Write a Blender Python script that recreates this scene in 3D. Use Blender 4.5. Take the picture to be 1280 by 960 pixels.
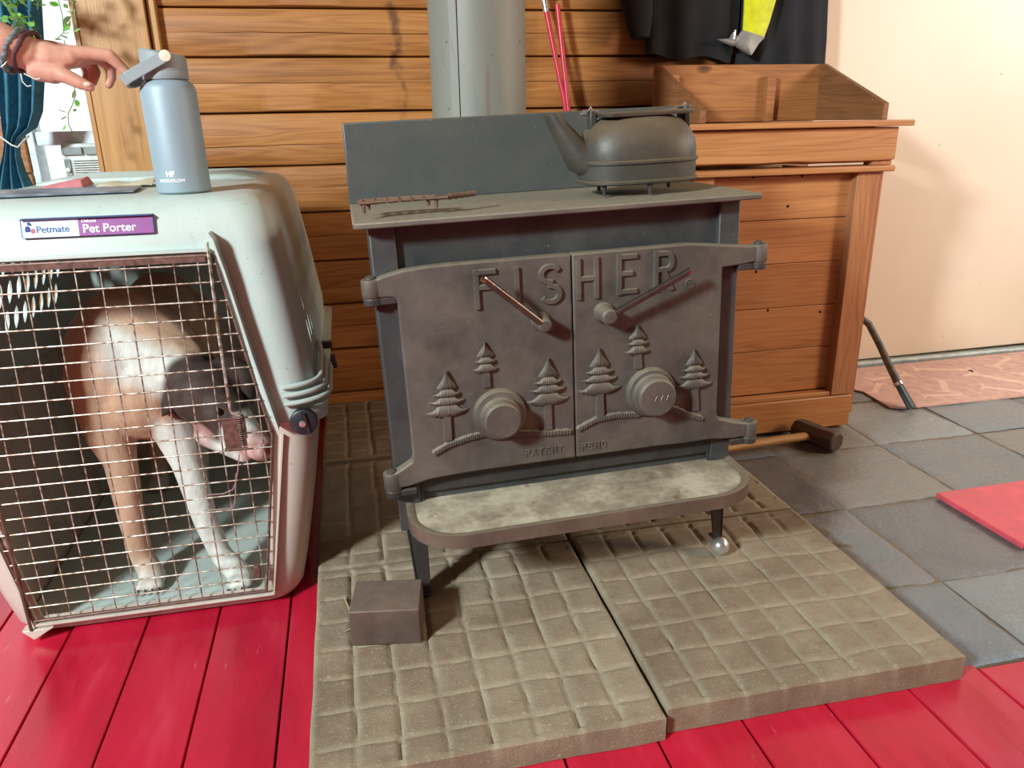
import bpy, bmesh, math, random
from mathutils import Vector, Matrix, noise
import numpy as np
for o in list(bpy.data.objects): bpy.data.objects.remove(o)
SC = bpy.context.scene
COL = SC.collection
PI = math.pi
# ------------------------------------------------------------------ camera
FPX = 954.0
CAMZ = 1.0
_y, _p, _r = math.radians(11.727), math.radians(19.027), math.radians(-1.133)
_F = Vector((math.sin(_y)*math.cos(_p), math.cos(_y)*math.cos(_p), -math.sin(_p)))
_R0 = Vector((math.cos(_y), -math.sin(_y), 0)); _U0 = _R0.cross(_F)
_R = _R0*math.cos(_r) + _U0*math.sin(_r); _U = -_R0*math.sin(_r) + _U0*math.cos(_r)
cd = bpy.data.cameras.new('camera'); cam = bpy.data.objects.new('camera', cd); COL.objects.link(cam)
cd.sensor_width = 36; cd.lens = 36*FPX/1280; cd.clip_start = .02
cam.matrix_world = Matrix(((_R.x, _U.x, -_F.x, 0), (_R.y, _U.y, -_F.y, 0), (_R.z, _U.z, -_F.z, CAMZ), (0, 0, 0, 1)))
SC.camera = cam
def at(px, py, y=None, z=None):
    """survey: where the sight line through a photo point meets the plane y=... or z=..."""
    d = _R*((px-640)/FPX) - _U*((py-480)/FPX) + _F
    t = (y/d.y) if y is not None else ((z-CAMZ)/d.z)
    return Vector((0, 0, CAMZ)) + d*t
# ------------------------------------------------------------------ light
SC.view_settings.view_transform = 'Standard'; SC.view_settings.look = 'None'
SC.view_settings.gamma = 1; SC.view_settings.use_curve_mapping = False
SC.view_settings.exposure = 0.0
W = bpy.data.worlds.new('world'); SC.world = W; W.use_nodes = True
bg = W.node_tree.nodes['Background']; bg.inputs[0].default_value = (.93, 1.0, 1.0, 1); bg.inputs[1].default_value = 1.3
def area(name, loc, target, sx, sy, power, color):
    l = bpy.data.lights.new(name, 'AREA'); l.shape = 'RECTANGLE'; l.size = sx; l.size_y = sy; l.energy = power; l.color = color
    o = bpy.data.objects.new(name, l); COL.objects.link(o); o.location = loc
    o.rotation_euler = (Vector(target)-Vector(loc)).to_track_quat('-Z', 'Y').to_euler(); return o
area('window_light_left', (-2.60, -.90, 2.45), (.3, 1.5, .3), .45, .45, 270, (.84, .96, 1.0))
area('window_light_right', (3.34, .45, 1.6), (.9, 1.8, .5), .6, .6, 40, (1.0, .76, .54))
area('window_light_right', (3.34, 1.85, 1.6), (1.7, 1.8, 0), .6, .6, 14, (.70, .86, 1.0))
# ------------------------------------------------------------------ mesh helpers
class B:
    def __init__(s): s.bm = bmesh.new(); s.mi = 0
    def _f(s, vs):
        try:
            f = s.bm.faces.new(vs); f.material_index = s.mi; return f
        except ValueError: return None
    def box(s, x0, x1, y0, y1, z0, z1):
        v = [s.bm.verts.new((x, y, z)) for z in (z0, z1) for y in (y0, y1) for x in (x0, x1)]
        for q in ((0,2,3,1), (4,5,7,6), (0,1,5,4), (2,6,7,3), (0,4,6,2), (1,3,7,5)): s._f([v[i] for i in q])
        return v
    def hexa(s, bot, top):
        v = [s.bm.verts.new(p) for p in list(bot)+list(top)]
        for q in ((3,2,1,0), (4,5,6,7), (0,1,5,4), (1,2,6,5), (2,3,7,6), (3,0,4,7)): s._f([v[i] for i in q])
    def prism(s, pts, y0, y1, ax='y'):
        def P(a, b, c): return {'y': (a, c, b), 'z': (a, b, c), 'x': (c, a, b)}[ax]
        n = len(pts); A = [s.bm.verts.new(P(a, b, y0)) for a, b in pts]; C = [s.bm.verts.new(P(a, b, y1)) for a, b in pts]
        s._f(A); s._f(C[::-1])
        for i in range(n): s._f([A[i], C[i], C[(i+1) % n], A[(i+1) % n]])
    def tube(s, pts, r, n=10, cap=True, sq=None):
        pts = [Vector(p) for p in pts]; m = len(pts)
        rr = r if isinstance(r, (list, tuple)) else [r]*m
        t0 = (pts[1]-pts[0]).normalized(); up = Vector((0, 0, 1)) if abs(t0.z) < .9 else Vector((0, 1, 0))
        u = t0.cross(up).normalized(); rings = []
        for i, p in enumerate(pts):
            t = ((pts[min(i+1, m-1)]-pts[i]).normalized() + (pts[i]-pts[max(i-1, 0)]).normalized()).normalized()
            u = (u - t*u.dot(t)).normalized(); w = t.cross(u)
            sx, sy = (1, 1) if sq is None else sq
            rings.append([s.bm.verts.new(p + (u*math.cos(a)*sx + w*math.sin(a)*sy)*rr[i]) for a in [2*PI*k/n for k in range(n)]])
        for i in range(m-1):
            for k in range(n): s._f([rings[i][k], rings[i][(k+1) % n], rings[i+1][(k+1) % n], rings[i+1][k]])
        if cap: s._f(rings[0][::-1]); s._f(rings[-1])
    def lathe(s, prof, c, axis='z', n=32, sx=1, sy=1):
        c = Vector(c); rings = []
        for r, h in prof:
            ring = []
            for k in range(n):
                a = 2*PI*k/n; p = (r*math.cos(a)*sx, r*math.sin(a)*sy, h)
                if axis == 'y': p = (p[0], p[2], p[1])
                if axis == 'x': p = (p[2], p[0], p[1])
                ring.append(s.bm.verts.new(c+Vector(p)))
            rings.append(ring)
        for i in range(len(rings)-1):
            for k in range(n): s._f([rings[i][k], rings[i][(k+1) % n], rings[i+1][(k+1) % n], rings[i+1][k]])
        s._f(rings[0][::-1]); s._f(rings[-1])
    def loft(s, rings, closed=True, cap=True):
        R = [[s.bm.verts.new(p) for p in ring] for ring in rings]; n = len(R[0])
        for i in range(len(R)-1):
            for k in range(n if closed else n-1): s._f([R[i][k], R[i][(k+1) % n], R[i+1][(k+1) % n], R[i+1][k]])
        if cap: s._f(R[0][::-1]); s._f(R[-1])
    def grid(s, fn, nu, nv):
        V = [[s.bm.verts.new(fn(i/nu, j/nv)) for i in range(nu+1)] for j in range(nv+1)]
        for j in range(nv):
            for i in range(nu): s._f([V[j][i], V[j][i+1], V[j+1][i+1], V[j+1][i]])
        return V
    def ball(s, c, r, seg=14, sc=(1, 1, 1), rot=None):
        m = Matrix.Translation(Vector(c)) @ (rot.to_4x4() if rot else Matrix()) @ Matrix.Diagonal((sc[0]*r, sc[1]*r, sc[2]*r, 1))
        g = bmesh.ops.create_uvsphere(s.bm, u_segments=seg, v_segments=max(6, seg*2//3), radius=1, matrix=m)
        for v in g['verts']:
            for f in v.link_faces: f.material_index = s.mi
    def capsule(s, a, b, ra, rb, n=12):
        a = Vector(a); b = Vector(b); d = b-a; L = d.length; q = d.normalized()
        prof = []
        for k in range(6): th = PI/2*(1-k/5); prof.append((max(ra*math.cos(th), .0002), -ra*math.sin(th)))
        for k in range(6): th = PI/2*k/5; prof.append((max(rb*math.cos(th), .0002), L+rb*math.sin(th)))
        m = Matrix.Translation(a) @ Vector((0, 0, 1)).rotation_difference(q).to_matrix().to_4x4(); rings = []
        for r, h in prof: rings.append([s.bm.verts.new(m @ Vector((r*math.cos(2*PI*k/n), r*math.sin(2*PI*k/n), h))) for k in range(n)])
        for i in range(len(rings)-1):
            for k in range(n): s._f([rings[i][k], rings[i][(k+1) % n], rings[i+1][(k+1) % n], rings[i+1][k]])
        s._f(rings[0][::-1]); s._f(rings[-1])
    def chain(s, pts, rs):
        for i in range(len(pts)-1): s.capsule(pts[i], pts[i+1], rs[i], rs[i+1])
ORG = {}
def obj(name, b, mats, parent=None, bevel=0, smooth=35, seg=2, fix=True, **props):
    if not isinstance(mats, (list, tuple)): mats = [mats]
    bm = b.bm if isinstance(b, B) else None
    if bm is not None:
        if fix: bmesh.ops.recalc_face_normals(bm, faces=bm.faces)
        me = bpy.data.meshes.new(name)
        org = ORG.get(parent.name) if parent else None
        if parent is None and bm.verts:
            xs = [v.co.x for v in bm.verts]; ys = [v.co.y for v in bm.verts]; zs = [v.co.z for v in bm.verts]
            org = Vector(((min(xs)+max(xs))/2, (min(ys)+max(ys))/2, min(zs)))
        bmesh.ops.translate(bm, verts=bm.verts, vec=-org)
        bm.to_mesh(me); bm.free()
    else:
        me = b; org = ORG.get(parent.name) if parent else Vector()
        if org.length > 0: me.transform(Matrix.Translation(-org))
    for m in mats: me.materials.append(m)
    o = bpy.data.objects.new(name, me); COL.objects.link(o)
    if parent: o.parent = parent; ORG[o.name] = org
    else: o.location = org; ORG[o.name] = org
    if smooth:
        me.polygons.foreach_set('use_smooth', [True]*len(me.polygons)); me.set_sharp_from_angle(angle=math.radians(smooth))
    if bevel:
        md = o.modifiers.new('bevel', 'BEVEL'); md.width = bevel; md.segments = seg; md.limit_method = 'ANGLE'; md.angle_limit = math.radians(40)
    for k, v in props.items(): o[k] = v
    return o
def thing(name, label, cat, loc, group=None, rot=(0, 0, 0)):
    o = bpy.data.objects.new(name, None); COL.objects.link(o); o.location = loc; o.rotation_euler = rot
    o.empty_display_size = .05; o['label'] = label; o['category'] = cat
    if group: o['group'] = group
    ORG[o.name] = Vector(loc); return o
def struct(name, b, m, **k): return obj(name, b, m, kind='structure', **k)
def bake(b, mods, name='tmp'):
    """evaluate a modifier stack and return the plain mesh"""
    me = bpy.data.meshes.new(name); bmesh.ops.recalc_face_normals(b.bm, faces=b.bm.faces); b.bm.to_mesh(me); b.bm.free()
    o = bpy.data.objects.new(name, me); COL.objects.link(o); helpers = []
    for kind, kw in mods:
        md = o.modifiers.new(kind, kind)
        for k, v in kw.items():
            if k == 'object':
                mm = bpy.data.meshes.new('cut'); bmesh.ops.recalc_face_normals(v.bm, faces=v.bm.faces); v.bm.to_mesh(mm); v.bm.free()
                v = bpy.data.objects.new('cut', mm); COL.objects.link(v); helpers.append(v)
            setattr(md, k, v)
    dg = bpy.context.evaluated_depsgraph_get(); dg.update()
    out = bpy.data.meshes.new_from_object(o.evaluated_get(dg)); out.materials.clear()
    for h in helpers+[o]: bpy.data.objects.remove(h)
    return out
# ------------------------------------------------------------------ materials
def lin(c): return tuple(((x/255)/12.92 if x <= 10 else ((x/255+.055)/1.055)**2.4) for x in c)+(1,)
class N:
    def __init__(s, name):
        s.m = bpy.data.materials.new(name); s.m.use_nodes = True; s.t = s.m.node_tree; s.p = s.t.nodes['Principled BSDF']
        s.tc = s.t.nodes.new('ShaderNodeTexCoord')
    def n(s, ty, **k):
        x = s.t.nodes.new('ShaderNode'+ty)
        for a, v in k.items():
            if a.startswith('i_'): 
                key = a[2:]; key = int(key) if key.isdigit() else key.replace('_', ' ')
                if hasattr(v, 'is_linked') or isinstance(v, bpy.types.NodeSocket): s.t.links.new(v, x.inputs[key])
                else: x.inputs[key].default_value = v
            else: setattr(x, a, v)
        return x
    def vec(s, sc=(1, 1, 1), loc=(0, 0, 0), src='Object'): return s.n('Mapping', i_0=s.tc.outputs[src], i_Scale=sc, i_Location=loc).outputs[0]
    def noise(s, scale, sc=(1, 1, 1), detail=4, dist=0, rough=.5, loc=(0, 0, 0)): return s.n('TexNoise', i_Vector=s.vec(sc, loc), i_Scale=scale, i_Detail=detail, i_Distortion=dist, i_Roughness=rough).outputs[0]
    def ramp(s, f, stops, interp='LINEAR'):
        r = s.n('ValToRGB', i_0=f); e = r.color_ramp.elements; r.color_ramp.interpolation = interp
        while len(e) < len(stops): e.new(.5)
        for k, (p, c) in enumerate(stops):
            e[k].position = p; e[k].color = c if isinstance(c, tuple) and len(c) == 4 else (c, c, c, 1)
        return r.outputs[0]
    def mix(s, f, a, b, mode='MIX'):
        x = s.n('Mix', data_type='RGBA', blend_type=mode)
        for sk, v in ((x.inputs[0], f), (x.inputs[6], a), (x.inputs[7], b)):
            if isinstance(v, bpy.types.NodeSocket): s.t.links.new(v, sk)
            else: sk.default_value = v
        return x.outputs[2]
    def math(s, op, a, b=0.): return s.n('Math', operation=op, i_0=a, i_1=b).outputs[0]
    def set(s, color=None, rough=None, metal=None, bump=None, bstr=.3, bdist=.002, **kw):
        L = s.t.links
        for key, v in (('Base Color', color), ('Roughness', rough), ('Metallic', metal)):
            if v is None: continue
            if isinstance(v, bpy.types.NodeSocket): L.new(v, s.p.inputs[key])
            else: s.p.inputs[key].default_value = v
        if bump is not None:
            bn = s.n('Bump', i_Height=bump, i_Strength=bstr, i_Distance=bdist); L.new(bn.outputs[0], s.p.inputs['Normal'])
        for k, v in kw.items(): s.p.inputs[k.replace('_', ' ')].default_value = v
        return s.m
def plain(name, c, rough=.5, metal=0, var=.12, ns=40, bstr=.15):
    k = N(name); f = k.noise(ns); c = lin(c)
    d = tuple(x*(1-var*1.6) for x in c[:3])+(1,); l = tuple(min(1, x*(1+var)) for x in c[:3])+(1,)
    return k.set(k.ramp(f, [(.3, d), (.7, l)]), rough, metal, bump=k.noise(ns*4), bstr=bstr, bdist=.0008)
def wood(name, dark, mid, light, axis='x', rough=.55, grain=1., knots=.5, check=0, scale=1., tint=.25):
    k = N(name); ax = {'x': 0, 'y': 1, 'z': 2}[axis]
    def S(a, b): v = [b*scale]*3; v[ax] = a*scale; return tuple(v)
    isl = k.n('NewGeometry').outputs['Random Per Island']
    off = k.n('CombineXYZ', i_0=k.math('MULTIPLY', isl, 7.), i_1=k.math('MULTIPLY', isl, 3.), i_2=k.math('MULTIPLY', isl, 5.)).outputs[0]
    base = k.n('VectorMath', operation='ADD', i_0=k.tc.outputs['Object'], i_1=off).outputs[0]
    def nz(sc, s, **kw):
        m = k.n('Mapping', i_0=base, i_Scale=sc).outputs[0]; return k.n('TexNoise', i_Vector=m, i_Scale=s, **kw).outputs[0]
    big = nz(S(.45, 6), 2.2, i_Detail=2., i_Distortion=.25)
    rings = k.n('Math', operation='SINE', i_0=k.math('MULTIPLY', big, 70.*grain)).outputs[0]
    rings = k.math('ADD', k.math('MULTIPLY', rings, .5), .5)
    fine = nz(S(1.6, 70), 3., i_Detail=3.)
    m = k.math('ADD', k.math('MULTIPLY', rings, .13), k.math('MULTIPLY', fine, .47)); m = k.math('ADD', m, k.math('MULTIPLY', big, .4))
    col = k.ramp(m, [(.2, lin(dark)), (.5, lin(mid)), (.85, lin(light))])
    tn = k.ramp(isl, [(0, 1-tint), (1, 1.)]); col = k.mix(1., col, tn, 'MULTIPLY')
    blotch = k.ramp(nz(S(1.5, 4), 1.6, i_Detail=2.), [(.35, .78), (.65, 1.)]); col = k.mix(.6, col, blotch, 'MULTIPLY')
    if knots:
        vm = k.n('Mapping', i_0=base, i_Scale=S(2.6, 5.)).outputs[0]
        vd = k.n('TexVoronoi', i_Vector=vm, i_Scale=1.2, i_Randomness=1.).outputs['Distance']
        kn = k.ramp(vd, [(.035, 1.), (.075, .55), (.10, .0)]); col = k.mix(k.math('MULTIPLY', kn, knots), col, lin((58, 30, 16)))
    h = k.math('ADD', rings, k.math('MULTIPLY', fine, 1.5))
    return k.set(col, rough, bump=h, bstr=.25, bdist=.001)
M = {}
M['log'] = wood('log_pine', (124, 70, 30), (184, 122, 64), (210, 152, 90), 'x', .45, knots=.75, scale=1.)
M['casing'] = wood('casing_pine', (178, 122, 66), (208, 154, 92), (224, 178, 118), 'z', .38, grain=.5, knots=.0)
M['binwood'] = wood('bin_pine', (166, 104, 56), (208, 142, 84), (222, 164, 108), 'x', .5, knots=.8)
M['binpost'] = wood('bin_post', (150, 88, 52), (192, 130, 84), (208, 152, 106), 'z', .5, knots=.6)
M['binold'] = wood('bin_dark', (122, 70, 36), (184, 120, 66), (206, 146, 90), 'x', .6, knots=.8)
M['binside'] = wood('bin_side', (108, 68, 38), (150, 100, 60), (172, 122, 78), 'y', .6, knots=.6)
M['handle'] = wood('hickory', (140, 92, 44), (190, 140, 78), (208, 164, 104), 'x', .5, knots=.2)
def m_iron(name, base, dust, amt=.6, rough=.62, bl=None):
    k = N(name); nz = k.n('NewGeometry').outputs['Normal']; sep = k.n('SeparateXYZ', i_0=nz).outputs[2]
    f = k.noise(9, detail=6, rough=.65); f2 = k.noise(60, detail=3)
    up = k.ramp(sep, [(.15, 0.), (.85, 1.)])
    c = k.mix(k.ramp(f, [(.35, 0.), (.7, 1.)]), lin(base), lin(bl or tuple(int(x*.72) for x in base)))
    c = k.mix(k.math('MULTIPLY', k.math('MULTIPLY', up, k.ramp(f2, [(.2, .55), (.7, 1.)])), amt), c, lin(dust))
    side = k.ramp(k.noise(5, detail=5, rough=.7, loc=(3, 1, 2)), [(.45, 0.), (.75, 1.)]); c = k.mix(k.math('MULTIPLY', side, .25), c, lin(dust))
    sp = k.ramp(k.noise(140, detail=1), [(.77, 0.), (.8, 1.)]); c = k.mix(k.math('MULTIPLY', sp, .25), c, lin((190, 180, 165)))
    return k.set(c, rough, .15, bump=k.math('ADD', f2, k.math('MULTIPLY', k.noise(300, detail=1), .4)), bstr=.35, bdist=.0012)
M['iron'] = m_iron('stove_iron', (92, 87, 80), (158, 144, 120))
M['ironblue'] = m_iron('stove_body_iron', (68, 70, 70), (124, 118, 104), .5, .5)
M['shield'] = m_iron('shield_iron', (84, 84, 80), (120, 112, 98), .5, .45, (74, 80, 80))
M['topiron'] = m_iron('stove_top_iron', (104, 98, 88), (170, 158, 134), .8, .6)
M['irondark'] = m_iron('stove_leg_iron', (58, 54, 52), (120, 108, 92), .4)
M['kettle'] = m_iron('kettle_iron', (76, 74, 66), (140, 118, 88), .65, .5)
M['rust'] = m_iron('rusty_iron', (112, 84, 70), (150, 120, 96), .5, .7)
k = N('ash_shelf'); f = k.noise(7, detail=8, rough=.7); f2 = k.noise(22, detail=5, loc=(4, 2, 0))
c = k.ramp(f, [(.3, lin((100, 84, 66))), (.46, lin((150, 140, 118))), (.58, lin((188, 178, 154))), (.72, lin((130, 134, 120)))]); c = k.mix(k.ramp(f2, [(.62, 0.), (.7, .7)]), c, lin((108, 72, 48)))
M['ash'] = k.set(c, .75, bump=f2, bstr=.4)
M['shelfrim'] = m_iron('shelf_rim', (110, 92, 78), (150, 136, 112), .6)
M['steel'] = plain('bright_steel', (196, 172, 150), .22, 1., .1)
M['darksteel'] = plain('worn_dark_steel', (104, 92, 84), .33, .8, .15, 60)
k = N('galvanized_pipe'); f = k.noise(3, (1, 1, .35), 5, .5); g = k.noise(14, (2.5, 2.5, .3), 4, 1.)
c = k.ramp(f, [(.3, lin((116, 118, 110))), (.7, lin((144, 140, 126)))]); c = k.mix(k.ramp(g, [(.60, 0.), (.68, .7)]), c, lin((120, 104, 92))); c = k.mix(k.ramp(k.noise(45, detail=2), [(.7, 0.), (.74, .8)]), c, lin((92, 78, 66)))
M['pipe'] = k.set(c, .55, .1, bump=g, bstr=.1)
def m_paver():
    k = N('hearth_paver'); f = k.noise(5, detail=8, rough=.65); s = k.noise(220, detail=2); w = k.noise(28, detail=4)
    c = k.ramp(f, [(.28, lin((110, 94, 74))), (.5, lin((136, 120, 98))), (.72, lin((158, 144, 120)))])
    c = k.mix(k.ramp(w, [(.55, 0.), (.75, .45)]), c, lin((120, 92, 72))); c = k.mix(k.ramp(s, [(.62, 0.), (.7, .35)]), c, lin((200, 190, 165)))
    gr = k.n('Attribute', attribute_name='groove').outputs['Fac']; c = k.mix(k.math('MULTIPLY', gr, .45), c, lin((176, 166, 142)))
    return k.set(c, .85, bump=k.math('ADD', s, w), bstr=.6, bdist=.002)
M['paver'] = m_paver()
k = N('red_boards'); isl = k.n('NewGeometry').outputs['Random Per Island']; f = k.noise(3, (3, .7, 1), 6, rough=.65); s = k.noise(60, (1, .12, 1), 5, rough=.7)
c = k.ramp(f, [(.3, lin((178, 14, 44))), (.55, lin((202, 26, 58))), (.8, lin((216, 62, 86)))]); c = k.mix(k.ramp(s, [(.66, 0.), (.74, .45)]), c, lin((235, 150, 160))); c = k.mix(k.ramp(k.noise(30, detail=6, rough=.8, loc=(2, 2, 2)), [(.68, 0.), (.73, .6)]), c, lin((110, 20, 30)))
c = k.mix(1., c, k.ramp(isl, [(0, .82), (1, 1.)]), 'MULTIPLY')
M['red'] = k.set(c, k.ramp(f, [(.3, .2), (.7, .38)]), bump=k.noise(12, (1, .3, 1), 5), bstr=.3, bdist=.004, Coat_Weight=.3, Coat_Roughness=.25)
k = N('slate'); isl = k.n('NewGeometry').outputs['Random Per Island']
off = k.n('CombineXYZ', i_0=k.math('MULTIPLY', isl, 9.), i_1=k.math('MULTIPLY', isl, 4.)).outputs[0]; bs = k.n('VectorMath', operation='ADD', i_0=k.tc.outputs['Object'], i_1=off).outputs[0]
f = k.n('TexNoise', i_Vector=bs, i_Scale=4., i_Detail=9., i_Roughness=.65, i_Distortion=.8).outputs[0]; g = k.n('TexNoise', i_Vector=bs, i_Scale=55., i_Detail=4., i_Roughness=.7).outputs[0]
c = k.ramp(isl, [(0, lin((82, 82, 84))), (.3, lin((118, 126, 128))), (.55, lin((128, 126, 120))), (.8, lin((104, 116, 126))), (1, lin((142, 150, 150)))])
c = k.mix(k.ramp(f, [(.35, 0.), (.7, .55)]), c, lin((136, 130, 122))); c = k.mix(k.ramp(g, [(.62, 0.), (.72, .4)]), c, lin((170, 160, 148)))
M['slate'] = k.set(c, k.ramp(g, [(.3, .22), (.7, .42)]), bump=k.math('ADD', k.math('MULTIPLY', f, 4.), g), bstr=.5, bdist=.004)
M['grout'] = plain('grout', (120, 106, 88), .9)
k = N('painted_door'); f = k.noise(1.6, detail=4); c = k.ramp(f, [(.3, lin((226, 208, 184))), (.7, lin((236, 218, 196)))]); c = k.mix(k.ramp(k.noise(7, detail=5, loc=(5, 0, 2)), [(.6, 0.), (.75, .3)]), c, lin((214, 200, 184)))
c = k.mix(k.ramp(k.noise(36, detail=2, loc=(1, 3, 2)), [(.76, 0.), (.78, .8)]), c, lin((120, 90, 70)))
M['door'] = k.set(c, .45, bump=k.noise(30), bstr=.05)
M['whiteplastic'] = plain('white_plastic', (222, 228, 222), .4)
M['greyplastic'] = plain('grey_plastic', (140, 150, 146), .5)
M['bluewhite'] = plain('window_sash_paint', (222, 234, 240), .4)
def m_crate(name, a, b, dirt, amt):
    k = N(name); f = k.noise(3, detail=5); g = k.noise(10, (1.6, 1.6, .3), 6, .8, .7)
    c = k.ramp(f, [(.3, lin(a)), (.7, lin(b))]); c = k.mix(k.ramp(g, [(.52, 0.), (.72, amt)]), c, lin(dirt)); c = k.mix(k.ramp(k.noise(90, detail=2), [(.72, 0.), (.75, .5)]), c, lin((150, 130, 110)))
    return k.set(c, .42, bump=k.noise(60), bstr=.06)
M['crate'] = m_crate('crate_upper_plastic', (178, 192, 184), (194, 206, 198), (176, 158, 126), .35)
M['crate2'] = m_crate('crate_lower_plastic_bounce_tint', (192, 180, 168), (206, 194, 180), (146, 118, 92), .6)  # own beige plus pinkish bounce from the red floor mixed into the colour
k = N('rusty_wire'); f = k.noise(90, detail=3)
M['wire'] = k.set(k.ramp(f, [(.32, lin((104, 76, 60))), (.46, lin((164, 146, 126))), (.65, lin((214, 210, 200)))]), .4, .6)
M['rod'] = plain('rusty_rod', (112, 82, 72), .5, .3, .3, 80)
M['black'] = plain('black_plastic', (34, 38, 42), .4)
M['cloth_black'] = plain('black_cloth', (27, 26, 28), .9, 0, .25, 12, .5)
M['cloth_black2'] = plain('dark_navy_cloth', (22, 23, 28), .85, 0, .25, 12, .5)
M['hivis'] = plain('hivis_yellow', (214, 220, 20), .6)
M['reflect'] = plain('silver_reflective', (150, 150, 146), .45, .2)
M['bottle'] = plain('blue_grey_steel', (140, 158, 166), .5, .1, .03, 20, .03)
M['bottlecap'] = plain('grey_cap', (140, 150, 152), .5, 0, .05, 20, .03)
M['white'] = plain('white_print', (240, 244, 244), .5, 0, 0)
M['chrome'] = plain('cream_button', (226, 216, 190), .3, .2, .02)
M['purple'] = plain('label_purple', (142, 78, 142), .4, 0, .05)
M['labelblue'] = plain('label_pale', (198, 222, 236), .4, 0, .03)
M['labelink'] = plain('label_ink', (50, 78, 130), .5, 0, 0)
M['labelred'] = plain('label_red', (190, 110, 130), .5, 0, 0)
k = N('skin'); f = k.noise(22, detail=5)
M['skin'] = k.set(k.ramp(f, [(.3, lin((190, 136, 116))), (.7, lin((212, 160, 138)))]), .5, bump=k.noise(160, detail=3), bstr=.25, bdist=.0006, Subsurface_Weight=.12, Subsurface_Scale=.01)
M['nail'] = plain('fingernail', (226, 178, 162), .3, 0, .02)
M['bead'] = plain('braid_cord', (112, 122, 124), .8, 0, .5, 120)
M['bead2'] = plain('maroon_cord', (88, 52, 54), .8, 0, .3, 120)
M['string'] = plain('pale_string', (206, 214, 200), .8)
k = N('dog_fur'); a = k.n('Attribute', attribute_name='coat').outputs['Color']; f = k.noise(30, (1, 1, .4), 5, rough=.7)
M['fur'] = k.set(k.mix(1., a, k.ramp(f, [(.25, .72), (.7, 1.)]), 'MULTIPLY'), .75, bump=k.noise(260, (1, 1, .25), 3), bstr=.5, bdist=.002)
M['claw'] = plain('claw', (60, 50, 44), .4)
M['eye'] = plain('dog_eye', (22, 14, 10), .1)
M['curtain'] = plain('teal_curtain', (56, 118, 140), .8, 0, .2, 60, .4)
k = N('leaf'); f = k.noise(20); M['leaf'] = k.set(k.ramp(f, [(.3, lin((58, 140, 40))), (.7, lin((150, 214, 110)))]), .45, Transmission_Weight=.0, Subsurface_Weight=.3, Subsurface_Scale=.02)
M['stem'] = plain('vine_stem', (96, 128, 60), .6)
M['glass'] = N('glass').set((1, 1, 1, 1), 0., Transmission_Weight=1., IOR=1.45)
M['redpole'] = plain('red_pole', (196, 44, 62), .35, 0, .1)
M['silver'] = plain('silver_tip', (210, 210, 206), .25, .8, .05)
M['mat'] = plain('mat_salmon', (208, 166, 150), .8, 0, .1, 30)
M['bone'] = plain('mat_peach', (228, 190, 168), .8, 0, .08, 30)
M['hose'] = plain('ribbed_grey_hose', (92, 84, 70), .5, 0, .3, 40)
M['nozzle'] = plain('dark_green_nozzle', (40, 54, 50), .4)
M['hammer'] = m_iron('hammer_steel', (92, 68, 60), (124, 100, 84), .3)
M['block'] = m_iron('steel_block', (104, 82, 72), (140, 124, 110), .55)
M['redboard'] = plain('red_painted_board', (216, 86, 98), .4, 0, .1, 20)
M['paper'] = plain('glossy_magazine', (124, 132, 144), .4, 0, .4, 25)
M['pink'] = plain('pink_folder', (204, 128, 130), .6, 0, .1)
M['beige'] = plain('beige_cloth', (206, 196, 168), .8, 0, .1)
M['exterior'] = plain('pale_siding', (214, 220, 200), .8)
M['teal'] = plain('teal_tarp', (120, 170, 180), .7)
M['dark'] = plain('dark_gap', (30, 18, 12), .9)
M['straw'] = plain('straw', (196, 174, 130), .8)
M['ceil'] = plain('ceiling_boards', (110, 86, 66), .8)

# ================================================================== THE SETTING
YW = 2.65
# red painted boards
b = B(); rnd = random.Random(3)
xs = [-2.6, -2.45, -2.3, -2.15, -2.0, -1.84, -1.69, -1.54, -1.39, -1.24, -1.095, -.945, -.795, -.645, -.492, -.345, -.195, -.136, -.045, .115, .275, .44, .601, .766, .934, 1.097, 1.26, 1.42, 1.58, 1.74, 1.9, 2.06, 2.22, 2.38, 2.54, 2.7, 2.86, 3.02, 3.18, 3.34]
for i in range(len(xs)-1):
    y1 = YW+.1 if xs[i] < -.15 else .985 + (0 if xs[i] > 1.05 else .02)
    b.box(xs[i]+.0018, xs[i+1]-.0018, -1.6, y1, -.03+rnd.uniform(-.0005, .0005), rnd.uniform(-.0006, .0006))
struct('floor', b, M['red'], bevel=.002)
b = B(); b.box(-2.7, 3.4, -1.7, YW+.1, -.06, -.012); struct('floor', b, M['dark'], bevel=0)
# slate
b = B(); cols = [1.02, 1.24, 1.60, 1.965, 2.33, 2.69, 3.05, 3.4]; rows = [.99, 1.25, 1.60, 1.95, 2.31, 2.72]
def tile(b, x0, x1, y0, y1, dz, seed):
    n = 22; g = .0018
    def fn(u, v):
        x = x0+g+(x1-x0-2*g)*u; y = y0+g+(y1-y0-2*g)*v; e = min(u, 1-u, v, 1-v)
        h = .0032*noise.noise(Vector((x*5+seed, y*5, seed))) + (.004*abs(noise.noise(Vector((x*7+y*4, y*7-x*3, seed)))) if seed % 3 == 0 else 0) + .0014*noise.noise(Vector((x*22, y*22, seed)))
        return (x, y, dz + h - (.003 if e < .001 else 0))
    b.grid(fn, n, n)
for i in range(len(cols)-1):
    for j in range(len(rows)-1): tile(b, cols[i], cols[i+1], rows[j], rows[j+1], rnd.uniform(-.001, .002), i*7+j)
for x0 in (-.13, .16, .45, .74):
    for y0 in (1.62, 2.2): tile(b, x0, x0+.29, y0, min(y0+.58, 2.7), -.001, x0)
struct('floor', b, M['slate'], smooth=60)
b = B(); b.box(-.15, 3.4, .99, YW+.1, -.01, -.0025); struct('floor', b, M['grout'])
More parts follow.
